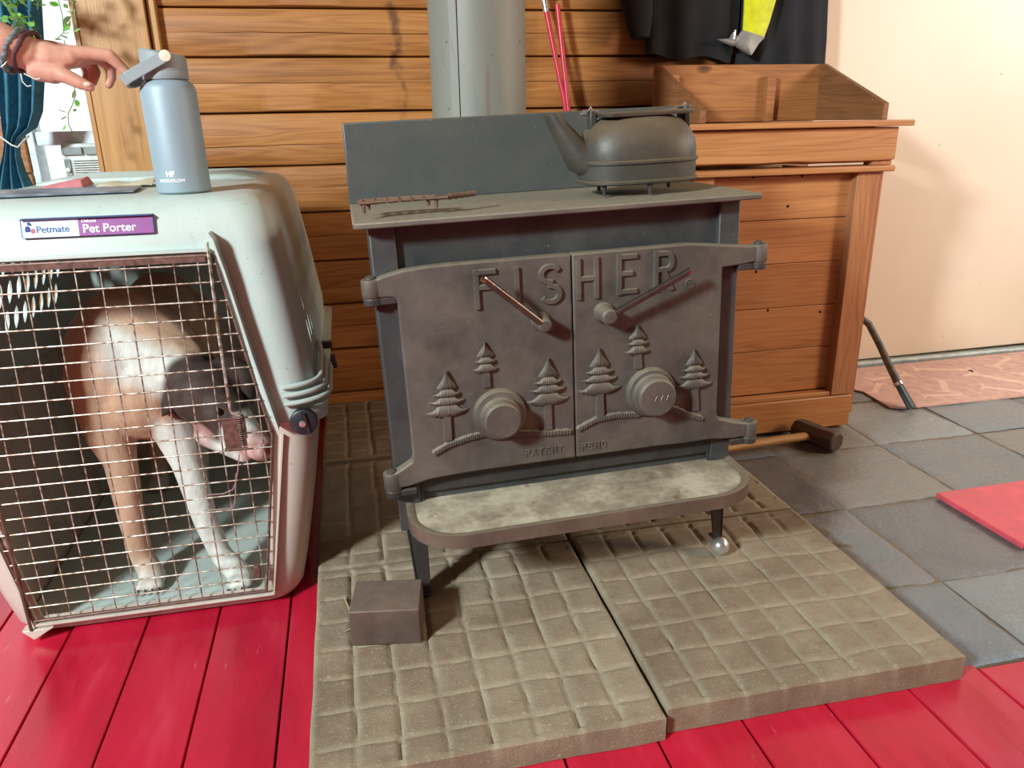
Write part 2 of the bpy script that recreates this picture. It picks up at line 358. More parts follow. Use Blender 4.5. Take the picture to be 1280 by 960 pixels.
# log wall
b = B(); zc = [-.02, .09, .25, .412, .563, .726, .876, 1.038, 1.2, 1.338, 1.5, 1.66, 1.82, 1.98, 2.14, 2.3, 2.46, 2.62, 2.78, 2.94]
for i in range(len(zc)-1):
    z0, z1 = zc[i], zc[i+1]; zm = (z0+z1)/2; c0 = .0035; n = 60
    prof = [(.10, z0), (.014, z0+c0), (.004, z0+c0+.004), (0, z0+c0+.014), (0, 0), (0, z1-c0-.014), (.004, z1-c0-.004), (.014, z1-c0), (.10, z1)]
    crk = zm + rnd.uniform(-.02, .02); rings = []
    for s in range(n+1):
        x = -.50+s*(1.69+.50)/n; w = .006*noise.noise(Vector((x*1.6, i*5.1, 0)))+.002*noise.noise(Vector((x*11, i*5.1, 3)))
        op = max(0, .5+1.1*noise.noise(Vector((x*1.6, i*9.3, 1))))*.0016+.0001
        ww = .0025*noise.noise(Vector((x*4, i*3.3, 8)))
        p = []
        for (d, z) in [(.10, z0), (.016, z0+c0*.6+ww), (.003, z0+c0*.6+.002+ww), (0, z0+c0*.6+.006), (0, crk+w-.004), (.0005, crk+w-op), (.007, crk+w), (.0005, crk+w+op), (0, crk+w+.004), (0, z1-c0*.6-.006), (.003, z1-c0*.6-.002), (.016, z1-c0*.6), (.10, z1)]:
            p.append((x, YW+d+.0012*noise.noise(Vector((x*8, z*30, i))), z))
        rings.append(p)
    b.loft(rings, closed=True, cap=True)
k = N('x'); bpy.data.materials.remove(k.m)
mm = M['log'].copy(); mm.name = 'log_pine_stained'; nt = mm.node_tree; pb = nt.nodes['Principled BSDF']; src = pb.inputs['Base Color'].links[0].from_socket
def nd(ty, **kw):
    x = nt.nodes.new('ShaderNode'+ty)
    for a, v in kw.items():
        if a[:2] == 'i_':
            if isinstance(v, bpy.types.NodeSocket): nt.links.new(v, x.inputs[int(a[2:])])
            else: x.inputs[int(a[2:])].default_value = v
        else: setattr(x, a, v)
    return x
tc = nd('TexCoord').outputs['Object']; sx = nd('SeparateXYZ', i_0=tc); stx = at(506, 60, y=YW).x-.595
nz2 = nd('TexNoise', i_0=tc, i_2=7., i_3=5.).outputs[0]; d1 = nd('Math', operation='ADD', i_0=sx.outputs[0], i_1=-stx-.04).outputs[0]; d2 = nd('Math', operation='MULTIPLY_ADD', i_0=nz2, i_1=.14, i_2=-.07).outputs[0]
zz_ = nd('Math', operation='MULTIPLY', i_0=sx.outputs[2], i_1=.05).outputs[0]; d3 = nd('Math', operation='ADD', i_0=d1, i_1=d2).outputs[0]; d3 = nd('Math', operation='ADD', i_0=d3, i_1=zz_).outputs[0]; d4 = nd('Math', operation='ABSOLUTE', i_0=d3).outputs[0]
mk = nd('MapRange', i_0=d4, i_1=.006, i_2=.022, i_3=.75, i_4=0.).outputs[0]
mk = nd('Math', operation='MULTIPLY', i_0=mk, i_1=nd('MapRange', i_0=nd('TexNoise', i_0=tc, i_2=16., i_3=4.).outputs[0], i_1=.40, i_2=.52, i_3=0., i_4=1.).outputs[0]).outputs[0]
mk = nd('Math', operation='MULTIPLY', i_0=mk, i_1=nd('MapRange', i_0=sx.outputs[2], i_1=1.0, i_2=1.12, i_3=0., i_4=1.).outputs[0]).outputs[0]
mxn = nd('Mix', data_type='RGBA'); nt.links.new(mk, mxn.inputs[0]); nt.links.new(src, mxn.inputs[6]); mxn.inputs[7].default_value = lin((74, 48, 40)); nt.links.new(mxn.outputs[2], pb.inputs['Base Color'])
struct('wall_back', b, mm, smooth=40)
# wall round the windows, left of the casing
b = B()
for i in range(len(zc)-1):
    z0, z1 = zc[i], zc[i+1]
    if z1 <= .26 or z0 >= 1.9: b.box(-2.7, -.73, YW, YW+.1, z0+.002, z1-.002)
    else:
        b.box(-1.02, -.925, YW, YW+.1, z0+.002, z1-.002); b.box(-2.7, -1.75, YW, YW+.1, z0+.002, z1-.002)
struct('wall_back', b, M['log'], bevel=.004)
b = B(); b.box(-.7045, -.522, YW-.05, YW+.1, 0, 2.9); struct('trim_1', b, M['casing'], bevel=.002)
b = B(); b.box(-.722, -.708, YW-.042, YW+.005, 0, 2.45); struct('trim_2', b, M['casing'], bevel=.002)
b = B(); b.box(-.518, -.497, YW-.03, YW+.08, 0, 2.45); struct('trim_3', b, M['casing'], bevel=.002)
b = B(); b.box(-2.7, 3.4, YW+.1, YW+.12, 0, .25); b.box(-2.7, 3.4, YW+.1, YW+.12, 1.9, 2.9); b.box(-.70, 3.4, YW+.1, YW+.12, .25, 1.9); struct('wall_back', b, M['dark'])
# windows
def window(n, x0, x1):
    w = B(); z0, z1, t = .25, 1.9, .022
    w.box(x0, x0+t, YW+.01, YW+.09, z0, z1); w.box(x1-t*.45, x1, YW+.01, YW+.09, z0, z1); w.box(x0+t, x1-t, YW+.01, YW+.09, z1-t, z1); w.box(x0+t, x1-t, YW+.01, YW+.09, z0, z0+.03)
    w.box(x0+t, x1-t, YW+.02, YW+.07, .955, .995)
    o = struct('window_%d' % n, w, M['bluewhite'], bevel=.003)
    g = B(); g.box(x0+t, x1-t, YW+.043, YW+.047, .995, z1-t); obj('pane', g, M['glass'], o, smooth=0)
    return o
window(1, -.925, -.705); window(2, -1.75, -1.02)
# painted door at the right, its gap, and a white sill strip drawn as light leaking below
b = B(); pts = [(1.692, .022), (2.0, .021), (2.4, .025), (2.9, .030), (3.4, .032), (3.4, 2.45), (1.692, 2.45)]
b.prism(pts, YW+.05, YW+.09); struct('door_1', b, M['door'], bevel=.004)
b = B(); b.box(1.69, 3.4, YW+.045, YW+.12, -.004, .010); struct('trim_4', b, M['whiteplastic'], bevel=.002)
# other walls and ceiling (behind the photographer; each side has a small high window that lights the room)
def wall_x(x, y0, y1, z0, z1):
    b = B(); b.box(x-.03, x+.03, -1.7, y0, 0, 2.9); b.box(x-.03, x+.03, y1, YW+.1, 0, 2.9); b.box(x-.03, x+.03, y0, y1, 0, z0); b.box(x-.03, x+.03, y0, y1, z1, 2.9); return b
struct('wall_right', wall_x(3.41, .0, 2.3, 1.2, 2.0), M['door']); struct('wall_left', wall_x(-2.68, -1.25, -.55, 2.1, 2.75), M['ceil'])
b = B(); b.box(-2.7, 3.44, -1.76, -1.7, 0, 2.9); struct('wall_front', b, M['ceil'])
b = B(); b.box(-2.7, 3.44, -1.76, YW+.12, 2.9, 2.95); struct('ceiling', b, M['ceil'])

# ================================================================== HEARTH PAVERS
def paver(x0, x1, y0, y1, top, seed, label):
    b = B(); NU = 130; NV = int(130*(y1-y0)/(x1-x0)); nc = 8; nr = max(2, round(7*(y1-y0)/(x1-x0))); gl = b.bm.verts.layers.float.new('groove')
    def gv(u, v):
        uu = u + .009*noise.noise(Vector((u*4, v*3, seed)))+.004*noise.noise(Vector((u*13, v*15, seed))); vv = v + .014*noise.noise(Vector((u*4+9, v*4, seed)))+.004*noise.noise(Vector((u*13, v*15, seed+7)))
        a = abs((uu*nc) - round(uu*nc)); c = abs((vv*nr+.35) - round(vv*nr+.35)); c += 0
        return max(math.exp(-(a/.075)**2)*(.75+.5*noise.noise(Vector((u*9, v*9, seed+5)))), .6*math.exp(-(c/.05)**2))
    def fn(u, v):
        e = min(u, 1-u)*(x1-x0); f = min(v, 1-v)*(y1-y0); k = min(e, f); g = gv(u, v) if k > .012 else 0
        x = x0+(x1-x0)*u; y = y0+(y1-y0)*v
        jx = .002*noise.noise(Vector((y*9, seed, 1))) if e < .004 else 0; jy = .002*noise.noise(Vector((x*9, seed, 2))) if f < .004 else 0
        return (x+jx, y+jy, top - .0075*g + .0012*noise.noise(Vector((x*14, y*14, seed))) + .0006*noise.noise(Vector((x*60, y*60, seed))) - (.004 if k < .001 else (.0012 if k < .006 else 0)))
    V = b.grid(fn, NU, NV)
    for j, row in enumerate(V):
        for i, v in enumerate(row): v[gl] = gv(i/NU, j/NV)
    ring = V[0][:] + [V[j][NU] for j in range(1, NV+1)] + [V[NV][i] for i in range(NU-1, -1, -1)] + [V[j][0] for j in range(NV-1, 0, -1)]
    low = []
    for v in ring:
        low.append(b.bm.verts.new((v.co.x+.0015*noise.noise(v.co*30), v.co.y+.0015*noise.noise(v.co*25), .001)))
    n = len(ring)
    for i in range(n): b._f([ring[i], ring[(i+1) % n], low[(i+1) % n], low[i]])
    b._f(low)
    o = obj('hearth_paver', b, M['paver'], smooth=50); o['label'] = label; o['category'] = 'paver'; o['group'] = 'cast concrete pavers under the stove'
paver(-.133, .452, .955, 1.545, .050, 1, 'square grooved concrete hearth paver at front left with the steel block on it')
paver(.460, 1.045, .968, 1.55, .055, 2, 'square grooved concrete hearth paver at front right under the ball foot')
paver(-.133, .452, 1.552, 2.125, .050, 3, 'grooved concrete hearth paver in the shade beside the pet crate')
paver(.460, 1.045, 1.557, 2.09, .055, 4, 'grooved concrete hearth paver behind the ball foot, left of the sledgehammer')
paver(-.133, .452, 2.135, 2.635, .058, 5, 'dark grooved hearth paver in shadow against the log wall')

# ================================================================== WOOD STOVE
TH = math.radians(1.8); PV = Vector((.40, 1.40, .05))
stove = thing('wood_stove', 'grey cast iron wood stove with two doors of raised pine trees reading FISHER', 'stove', PV, rot=(0, -TH, 0))
def U(p):
    dx, dz = p[0]-PV.x, p[2]-PV.z
    return Vector((PV.x+dx*math.cos(TH)+dz*math.sin(TH), p[1], PV.z-dx*math.sin(TH)+dz*math.cos(TH)))
def D(px, py, y=1.372): return U(at(px, py, y=y))
b = B(); X0, X1, ZB, ZT = .060, .777, .215, .838
b.box(X0, X1, 1.412, 1.70, ZB, ZT); obj('body', b, M['ironblue'], stove, bevel=.003)
for x0, x1 in ((X0-.002, X0+.045), (X1-.042, X1+.002)):
    b = B(); b.box(x0, x1, 1.398, 1.42, .22, ZT-.001); obj('corner_post', b, M['ironblue'], stove, bevel=.003)
b = B(); b.box(X0+.045, X1-.042, 1.400, 1.413, .30, .352); obj('lower_rail', b, M['irondark'], stove, bevel=.002)
b = B(); b.prism([(.032, 1.372), (.036, 1.362), (.05, 1.358), (.79, 1.358), (.803, 1.362), (.808, 1.372), (.808, 1.735), (.032, 1.735)], ZT, ZT+.0105, 'z'); obj('top_plate', b, M['topiron'], stove, bevel=.0025)
b = B(); b.hexa([(.031, 1.715, ZT+.010), (.806, 1.715, ZT+.010), (.806, 1.723, ZT+.010), (.031, 1.723, ZT+.010)], [(.036, 1.718, 1.014), (.777, 1.718, 1.014), (.777, 1.726, 1.014), (.036, 1.726, 1.014)])
obj('rear_heat_shield', b, M['shield'], stove, bevel=.003)
b = B(); b.lathe([(.105, 0), (.105, .05)], (.37, 1.90, .76), 'z', 32); b.box(.27, .47, 1.69, 1.83, .66, .80); obj('flue_collar', b, M['irondark'], stove, bevel=.002)
# legs
def leg(x0t, x1t, x0b, x1b, yt, yb, zb):
    b = B(); t = .007; zt = .30
    b.hexa([(x0b, yb, zb), (x1b, yb, zb), (x1b, yb+t, zb), (x0b, yb+t, zb)], [(x0t, yt, zt), (x1t, yt, zt), (x1t, yt+t, zt), (x0t, yt+t, zt)])
    side = x0t < .4; xo, xob = (x0t, x0b) if side else (x1t, x1b); s = 1 if side else -1; d = .05 if yb < 1.5 else -.05
    ys = sorted((yb, yb+d*.6)); yts = sorted((yt, yt+d))
    xa, xb2 = sorted((xob, xob+s*t)); xta, xtb = sorted((xo, xo+s*t))
    b.hexa([(xa, ys[0], zb), (xb2, ys[0], zb), (xb2, ys[1], zb), (xa, ys[1], zb)], [(xta, yts[0], zt), (xtb, yts[0], zt), (xtb, yts[1], zt), (xta, yts[1], zt)])
    b.box(min(x0b, x1b), max(x0b, x1b), min(yb, yb+d*.6), max(yb, yb+d*.6), zb, zb+.006)
    return obj('leg', b, M['irondark'], stove, bevel=.0015)
leg(.066, .112, .078, .106, 1.402, 1.392, .0604)
l2 = leg(.728, .775, .752, .772, 1.402, 1.395, .078)
leg(.066, .112, .078, .106, 1.69, 1.70, .0604); leg(.728, .775, .752, .772, 1.69, 1.70, .0446)
b = B(); b.ball((.765, 1.392, .066), .0215, 20); obj('ball_foot', b, M['silver'], l2)
# ash shelf
def rr(x0, x1, y0, y1, r, n=10, inset=0):
    P = [(x0+inset, y1)]
    for k in range(n+1): a = PI+PI/2*k/n; P.append((x0+r+(r-inset)*math.cos(a), y0+r+(r-inset)*math.sin(a)))
    for k in range(n+1): a = 1.5*PI+PI/2*k/n; P.append((x1-r+(r-inset)*math.cos(a), y0+r+(r-inset)*math.sin(a)))
    P.append((x1-inset, y1)); return P
SX0, SX1, SY0, SY1, SZ = .073, .783, 1.236, 1.425, .284
b = B(); o = rr(SX0, SX1, SY0, SY1, .105); i_ = rr(SX0, SX1, SY0, SY1, .105, inset=.016)
rings = [[(x, y, SZ-.028) for x, y in o], [(x, y, SZ) for x, y in o], [(x, y, SZ+.001) for x, y in rr(SX0, SX1, SY0, SY1, .105, inset=.008)], [(x, y, SZ-.003) for x, y in i_], [(x, y, SZ-.028) for x, y in i_]]
for r in rings:
    pass
b.loft(rings, closed=True, cap=False)
sh = obj('ash_shelf', b, M['shelfrim'], stove, smooth=40)
b = B(); b.prism(rr(SX0, SX1, SY0, SY1, .105, inset=.015), SZ-.024, SZ-.004, 'z'); obj('shelf_pan', b, M['ash'], sh)
# doors as castings with their hinge arms
def smoothpath(P, n=6):
    return P
YD0, YD1 = 1.372, 1.398
XL0, XM, XR1 = .096, .4255, .733
ZD0, ZD1 = .345, .762
DL = [(XM-.0012, ZD1), (.20, ZD1+.001), (.15, ZD1+.0005), (.11, ZD1-.003), (.072, ZD1-.010), (.048, ZD1-.016), (.048, ZD1-.058), (.075, ZD1-.052), (.108, ZD1-.046), (.150, ZD1-.038), (.160, ZD1-.040)]
def doorL():
    P = [(XM-.0012, ZD1), (.20, ZD1+.001), (.15, ZD1), (.11, ZD1-.003), (.078, ZD1-.010), (.052, ZD1-.018), (.052, ZD1-.048), (.09, ZD1-.050), (XL0, ZD1-.056),
         (XL0, .395), (.092, .382), (.075, .372), (.052, .360), (.052, .330), (.085, .332), (.125, .341), (.165, ZD0-.002), (.22, ZD0), (XM-.0012, ZD0)]
    return P
def doorR():
    P = [(XM+.0012, ZD0), (XM+.0012, ZD1), (.62, ZD1), (.66, ZD1), (.70, ZD1-.004), (.78, ZD1-.014), (.812, ZD1-.016), (.812, ZD1-.046), (.775, ZD1-.050), (XR1, ZD1-.052),
         (XR1, .400), (.74, .388), (.775, .376), (.812, .368), (.812, .340), (.775, .338), (.72, .344), (.66, ZD0-.002), (.60, ZD0)]
    return P
doors = []
for P in (doorL(), doorR()):
    b = B(); b.prism(P, YD0, YD1); o = obj('door', b, M['iron'], stove, bevel=.0035, seg=3); doors.append(o)
def ribbon(b, pts, w, d, y=YD0):
    """raised flat stroke with chamfered edges"""
    pts = [Vector((p[0], 0, p[1])) for p in pts]; m = len(pts); R = []
    for i, p in enumerate(pts):
        t = ((pts[min(i+1, m-1)]-pts[max(i-1, 0)])).normalized(); nrm = Vector((-t.z, 0, t.x))
        if 0 < i < m-1:
            t1 = (pts[i]-pts[i-1]).normalized(); c = max(.4, abs(t.dot(t1))); nrm = nrm/c
        R.append([(p+nrm*s*w/2+Vector((0, y+yy, 0))) for s, yy in ((-1, .001), (-1, -d*.6), (-.72, -d), (.72, -d), (1, -d*.6), (1, .001))])
    b.loft([[tuple(q) for q in r] for r in R], closed=True, cap=True)
def letter(b, ch, c0, w, h, st, d):
    """block letter in a box with lower-left c0"""
    x, z = c0
    def q(u, v): return (x+u*w, z+v*h)
    s = st/2; su, sv = s/w, s/h
    def arc(cu, cv, ru, rv, a0, a1, n=8): return [q(cu+ru*math.cos(a0+(a1-a0)*k/n), cv+rv*math.sin(a0+(a1-a0)*k/n)) for k in range(n+1)]
    S = {'F': [[q(su, 0), q(su, 1)], [q(su, 1-sv), q(1, 1-sv)], [q(su, .54), q(.78, .54)]],
         'I': [[q(.5, 0), q(.5, 1)]], 'L': [[q(su, 1), q(su, 0)], [q(su, sv), q(1, sv)]], 'T': [[q(.5, 0), q(.5, 1)], [q(0, 1-sv), q(1, 1-sv)]],
         'H': [[q(su, 0), q(su, 1)], [q(1-su, 0), q(1-su, 1)], [q(su, .5), q(1-su, .5)]],
         'E': [[q(su, 0), q(su, 1)], [q(su, 1-sv), q(1, 1-sv)], [q(su, .52), q(.8, .52)], [q(su, sv), q(1, sv)]],
         'N': [[q(su, 0), q(su, 1)], [q(1-su, 0), q(1-su, 1)], [q(su, 1-sv), q(1-su, sv)]],
         'A': [[q(su*.6, 0), q(.5, 1)], [q(1-su*.6, 0), q(.5, 1)], [q(.22, .32), q(.78, .32)]],
         'P': [[q(su, 0), q(su, 1)], [q(su, 1-sv)]+arc(.62, .73, .38-su, .27-sv, PI/2, -PI/2)+[q(su, .46+sv)]],
         'R': [[q(su, 0), q(su, 1)], [q(su, 1-sv)]+arc(.62, .73, .38-su, .27-sv, PI/2, -PI/2)+[q(su, .46+sv)], [q(.5, .48), q(1-su, 0)]],
         'D': [[q(su, 0), q(su, 1)], [q(su, 1-sv)]+arc(.5, .5, .5-su, .5-sv, PI/2, -PI/2, 12)+[q(su, sv)]],
         'S': [arc(.5, .74, .5-su, .26-sv, .15*PI, 1.5*PI, 12)+arc(.5, .26, .5-su, .26-sv, .5*PI, -.85*PI, 12)],
         'O': [arc(.5, .5, .5-su, .5-sv, 0, 2*PI, 20)]}[ch]
    for i, p in enumerate(S): ribbon(b, p, st, d*(1-.03*i))
for di, items in enumerate(([('F', 592, 620, 339, 388), ('I', 637, 655, 336, 385), ('S', 673, 702, 332, 383)], [('H', 719, 748, 325, 376), ('E', 770, 795, 320, 370), ('R', 816, 842, 316, 365)])):
    b = B()
    for ch, x0, x1, y0, y1 in items:
        a = D(x0, y1); c = D(x1, y0); a2 = D(x0, y0)
        b = B(); letter(b, ch, ((a.x+a2.x)/2, a.z+.002), D(x1, y1).x-a.x, (c.z-D(x1, y1).z), .0105, .0065); obj('raised_letter', b, M['iron'], doors[di], smooth=30)
    if di == 1:
        b = B(); c = D(862, 355)
        ribbon(b, [(c.x+.009*math.cos(t*PI/8), c.z+.009*math.sin(t*PI/8)) for t in range(17)], .003, .002); ribbon(b, [(c.x+.004*math.cos(t*PI/5), c.z+.004*math.sin(t*PI/5)) for t in range(9)], .002, .002)
        obj('registered_mark', b, M['iron'], doors[di], smooth=30)
for di, (word, x0, y0, x1, y1) in enumerate((('PATENT', 657, 571, 706, 567), ('PEND', 727, 563, 760, 556))):
    b = B(); n = len(word); a = D(x0, y0); c = D(x1, y1)
    for i, ch in enumerate(word):
        t = i/n; letter(b, ch, (a.x+(c.x-a.x)*t, a.z), (c.x-a.x)/n*.72, .0155, .0026, .0022)
    obj('small_lettering', b, M['iron'], doors[di], smooth=30)
# raised trees
def tree(b, top, base, halfw, tiers, seed):
    H = top.z-base.z; tr = .36*H if tiers > 3 else .34*H; cb = base.z+tr; CH = top.z-cb; xc = lambda z: base.x+(top.x-base.x)*(z-base.z)/H
    b.hexa([(base.x-.0075, YD0-.006, base.z), (base.x+.0075, YD0-.006, base.z), (base.x+.009, YD0+.001, base.z), (base.x-.009, YD0+.001, base.z)],
           [(xc(cb)-.0062, YD0-.006, cb+.01), (xc(cb)+.0062, YD0-.006, cb+.01), (xc(cb)+.008, YD0+.001, cb+.01), (xc(cb)-.008, YD0+.001, cb+.01)])
    edges = [cb+CH*f for f in ([0, .25, .43, .60, 1.0] if tiers > 3 else [0, .30, .52, 1.0])]
    for t in range(tiers):
        z0, z1 = edges[t], edges[t+1]; w0 = halfw*(1-.19*t) if tiers > 3 else halfw*(1-.17*t); w1 = w0*.62 if t < tiers-1 else .0008
        droop = .020*w0/.04*.5; NU, NV = 26, 6; V = []
        for j in range(NV+1):
            v = j/NV; row = []
            for i in range(NU+1):
                u = i/NU*2-1; w = (w0*(1-v)+w1*v) if t < tiers-1 else w0*((1-v)**1.6)*.95+w1
                zz = z0+(z1-z0)*(v*1.25 if t < tiers-1 else v) + droop*(u*u)*(1-v)*.9 - (.004*(1-v)*abs(math.sin(i*1.35+seed)) if j == 0 else 0) - (0 if t == tiers-1 else .85*(z1-z0)*(u*u)*v)
                bul = .012*(1-u**4*.9)*math.sin(PI*min(1, .12+.88*(1-v)*.62+.0))*(1-.15*abs(math.sin(i*1.35+seed)))
                if j == 0: bul *= .5
                row.append(b.bm.verts.new((xc(zz)+u*w, YD0-bul-(.0 if t == 0 else .001*t), zz)))
            V.append(row)
        for j in range(NV):
            for i in range(NU): b._f([V[j][i], V[j][i+1], V[j+1][i+1], V[j+1][i]])
        lo = [b.bm.verts.new((v.co.x, YD0+.001, v.co.z)) for v in V[0]]
        for i in range(NU): b._f([V[0][i], lo[i], lo[i+1], V[0][i+1]])
for di, ts in enumerate(([((557, 462), (560, 550), 25, 4), ((605, 427), (608, 483), 14.5, 3), ((684, 446), (685, 536), 25, 4)], [((748, 434), (750, 522), 25, 4), ((796, 405), (797, 460), 14, 3), ((866, 435), (868, 512), 21, 4)])):
    for k, (t, s, hw, n) in enumerate(ts):
        b = B(); T = D(*t); S_ = D(*s); tree(b, T, S_, (D(s[0]+hw, s[1]).x-S_.x)*1.14, n, k*2.1+di); obj('raised_tree', b, M['iron'], doors[di], smooth=50, fix=False)
for di, pts in enumerate(([(541, 567), (560, 556), (585, 547), (606, 542), (628, 541), (655, 541), (685, 541), (716, 539)], [(721, 537), (745, 524), (770, 519), (795, 518), (815, 510), (835, 508), (855, 516), (879, 524)])):
    b = B(); P = [D(*p) for p in pts]; Q = []
    for i in range(len(P)-1):
        for s in range(8): Q.append(P[i].lerp(P[i+1], s/8))
    Q.append(P[-1])
    b.tube([(q.x, YD0+.001, q.z+.0008*math.sin(i*1.9)) for i, q in enumerate(Q)], [(.0075+.0007*math.sin(i*2.6))*(.6 if i in (0, len(Q)-1) else 1) for i in range(len(Q))], 10, sq=(.9, 1))
    for i in range(1, len(Q)-1): b.capsule((Q[i].x-.001, YD0-.0055, Q[i].z-.004), (Q[i].x+.001, YD0-.0055, Q[i].z+.0045), .0013, .0010, 6)
    obj('raised_ground_line', b, M['iron'], doors[di], smooth=50)
# hinge barrels
for di, spots in enumerate((((.052, ZD1-.048, ZD1-.016), (.052, .326, .362)), ((.815, ZD1-.048, ZD1-.014), (.815, .336, .370)))):
    for j, (x, z0, z1) in enumerate(spots):
        b = B(); b.lathe([(.0165, z0), (.0175, z0+.002), (.0175, z1-.002), (.0165, z1)], (x, 1.385, 0), 'z', 24); bb = obj('hinge_barrel', b, M['iron'], doors[di])
        b = B(); b.lathe([(.009, z1-.001), (.0105, z1+.001), (.0095, z1+.004), (.005, z1+.0065)], (x, 1.385, 0), 'z', 16); obj('hinge_pin', b, M['irondark'], doors[di])
        b = B(); s = 1 if di == 0 else -1
        b.lathe([(.015, z0-.016), (.0165, z0-.014), (.0165, z0-.002), (.015, z0-.001)], (x, 1.385, 0), 'z', 24); xa, xb = sorted((x, x+s*.045)); b.box(xa, xb, 1.375, 1.415, z0-.015, z0-.002); obj('hinge_lug', b, M['irondark'], stove, bevel=.002)
# draught knobs
for di, (fc, kc, rf, rk) in enumerate(((( 624, 517), (631, 523), .053, .0405), ((812, 489), (818, 497), .052, .0435))):
    c = D(*fc); b = B(); b.lathe([(rf, 0), (rf, -.008), (rf-.004, -.014), (rf-.014, -.016), (rk-.004, -.017)], (c.x, YD0+.001, c.z), 'y', 48); obj('draught_collar', b, M['iron'], doors[di])
    c2 = D(fc[0]-1, fc[1]-1); b = B(); b.lathe([(rk-.006, -.014), (rk-.002, -.018), (rk, -.024), (rk-.003, -.029), (rk-.005, -.030), (rk-.004, -.036), (rk-.004, -.046), (rk-.008, -.050), (.002, -.0505)], (c2.x, YD0, c2.z), 'y', 48)
    kb = obj('draught_knob', b, M['iron'], doors[di], smooth=30)
    if di == 1:
        b = B()
        for s in range(3): b.tube([(c2.x-.014+s*.012, YD0-.0508, c2.z+.006), (c2.x-.008+s*.012, YD0-.0512, c2.z-.006), (c2.x-.003+s*.012, YD0-.0508, c2.z+.005)], .0009, 5)
        obj('scratch_mark', b, M['steel'], doors[di])
# latch handles
for di, (bc, tip, rb, dl) in enumerate((((681, 407), (604, 348), .0155, .065), ((762, 396), (862, 339), .0175, .050))):
    c = D(*bc); yb = YD0-.038; c = D(bc[0], bc[1], yb); T = D(tip[0], tip[1], YD0-dl)
    b = B(); b.lathe([(rb+.003, .002), (rb+.003, -.006), (rb, -.010), (rb-.002, -.040), (rb-.006, -.044), (.002, -.045)], (c.x, YD0, c.z), 'y', 28); obj('latch_boss', b, M['iron'], doors[di])
    st_ = Vector((c.x, YD0-.036, c.z)); d = (T-st_).normalized()
    b = B(); b.tube([st_, st_+d*.004, T-d*.002, T], [.007, .0068, .0066, .0066], 16); hd = obj('latch_handle', b, M['darksteel'], doors[di])
    b = B(); b.tube([T-d*.004, T+d*.0015, T+d*.0025], [.0069, .0069, .005], 16); obj('handle_tip', b, M['steel'], doors[di])

# ================================================================== FLUE PIPE
pc = (at(596, 70, y=1.94).x+.002)
b = B(); pr = .1135
b.lathe([(pr, .815), (pr, 2.895)], (pc, 1.94, 0), 'z', 48)
pipe = thing('stove_pipe', 'dull grey metal flue pipe rising behind the stove, streaked with stains', 'flue pipe', (pc, 1.94, .80))
obj('pipe', b, M['pipe'], pipe)
a = math.radians(233); b = B(); q = (pc+pr*math.cos(a), 1.94+pr*math.sin(a)); t = (-math.sin(a), math.cos(a))
b.hexa([(q[0]-t[0]*.009, q[1]-t[1]*.009+.002, .815), (q[0]-t[0]*.009-.0025, q[1]-t[1]*.009-.003, .815), (q[0]+t[0]*.009-.0015, q[1]+t[1]*.009-.003, .815), (q[0]+t[0]*.009, q[1]+t[1]*.009+.002, .815)],
       [(q[0]-t[0]*.009, q[1]-t[1]*.009+.002, 2.89), (q[0]-t[0]*.009-.0025, q[1]-t[1]*.009-.003, 2.89), (q[0]+t[0]*.009-.0015, q[1]+t[1]*.009-.003, 2.89), (q[0]+t[0]*.009, q[1]+t[1]*.009+.002, 2.89)])
obj('lock_seam', b, M['pipe'], pipe)

# ================================================================== KETTLE (built on the stove top)
KY = 1.53; TOPZ = .860
kc = at(795, 235, y=KY); KX = kc.x; 
kz0 = TOPZ+.002
kettle = thing('kettle', 'dusty black cast iron kettle with a long spout standing on the stove top', 'kettle', (KX, KY, TOPZ-.003), rot=(0, -TH, 0))
b = B(); HX, HY = .119, .088
def ell(hx, hy, z, n=48, sq=2.6, dx=0):
    P = []
    for k in range(n):
        a = 2*PI*k/n; c, s = math.cos(a), math.sin(a); P.append((KX+dx+hx*abs(c)**(2/sq)*(1 if c > 0 else -1), KY+hy*abs(s)**(2/sq)*(1 if s > 0 else -1), z))
    return P
zb = TOPZ+.018
b.loft([ell(HX-.006, HY-.006, zb), ell(HX+.003, HY+.003, zb+.003), ell(HX+.003, HY+.003, zb+.007), ell(HX-.001, HY-.001, zb+.009), ell(HX, HY, zb+.038), ell(HX+.004, HY+.004, zb+.040), ell(HX+.004, HY+.004, zb+.044),
        ell(HX-.001, HY, zb+.047), ell(HX-.0, HY, zb+.060), ell(HX-.003, HY-.003, zb+.080), ell(HX-.013, HY-.011, zb+.100), ell(HX-.030, HY-.024, zb+.117), ell(HX-.055, HY-.042, zb+.128), ell(HX-.085, HY-.062, zb+.133)])
obj('kettle_body', b, M['kettle'], kettle, smooth=45)
for sx, sy in ((-.085, -.05), (.0, -.078), (.085, .03), (-.06, .06), (.04, -.06)):
    if (sx, sy) == (.04, -.06): continue
    b = B(); b.tube([(KX+sx, KY+sy, TOPZ-.002), (KX+sx, KY+sy, zb+.004)], [.0035, .0065], 10); obj('foot', b, M['irondark'], kettle)
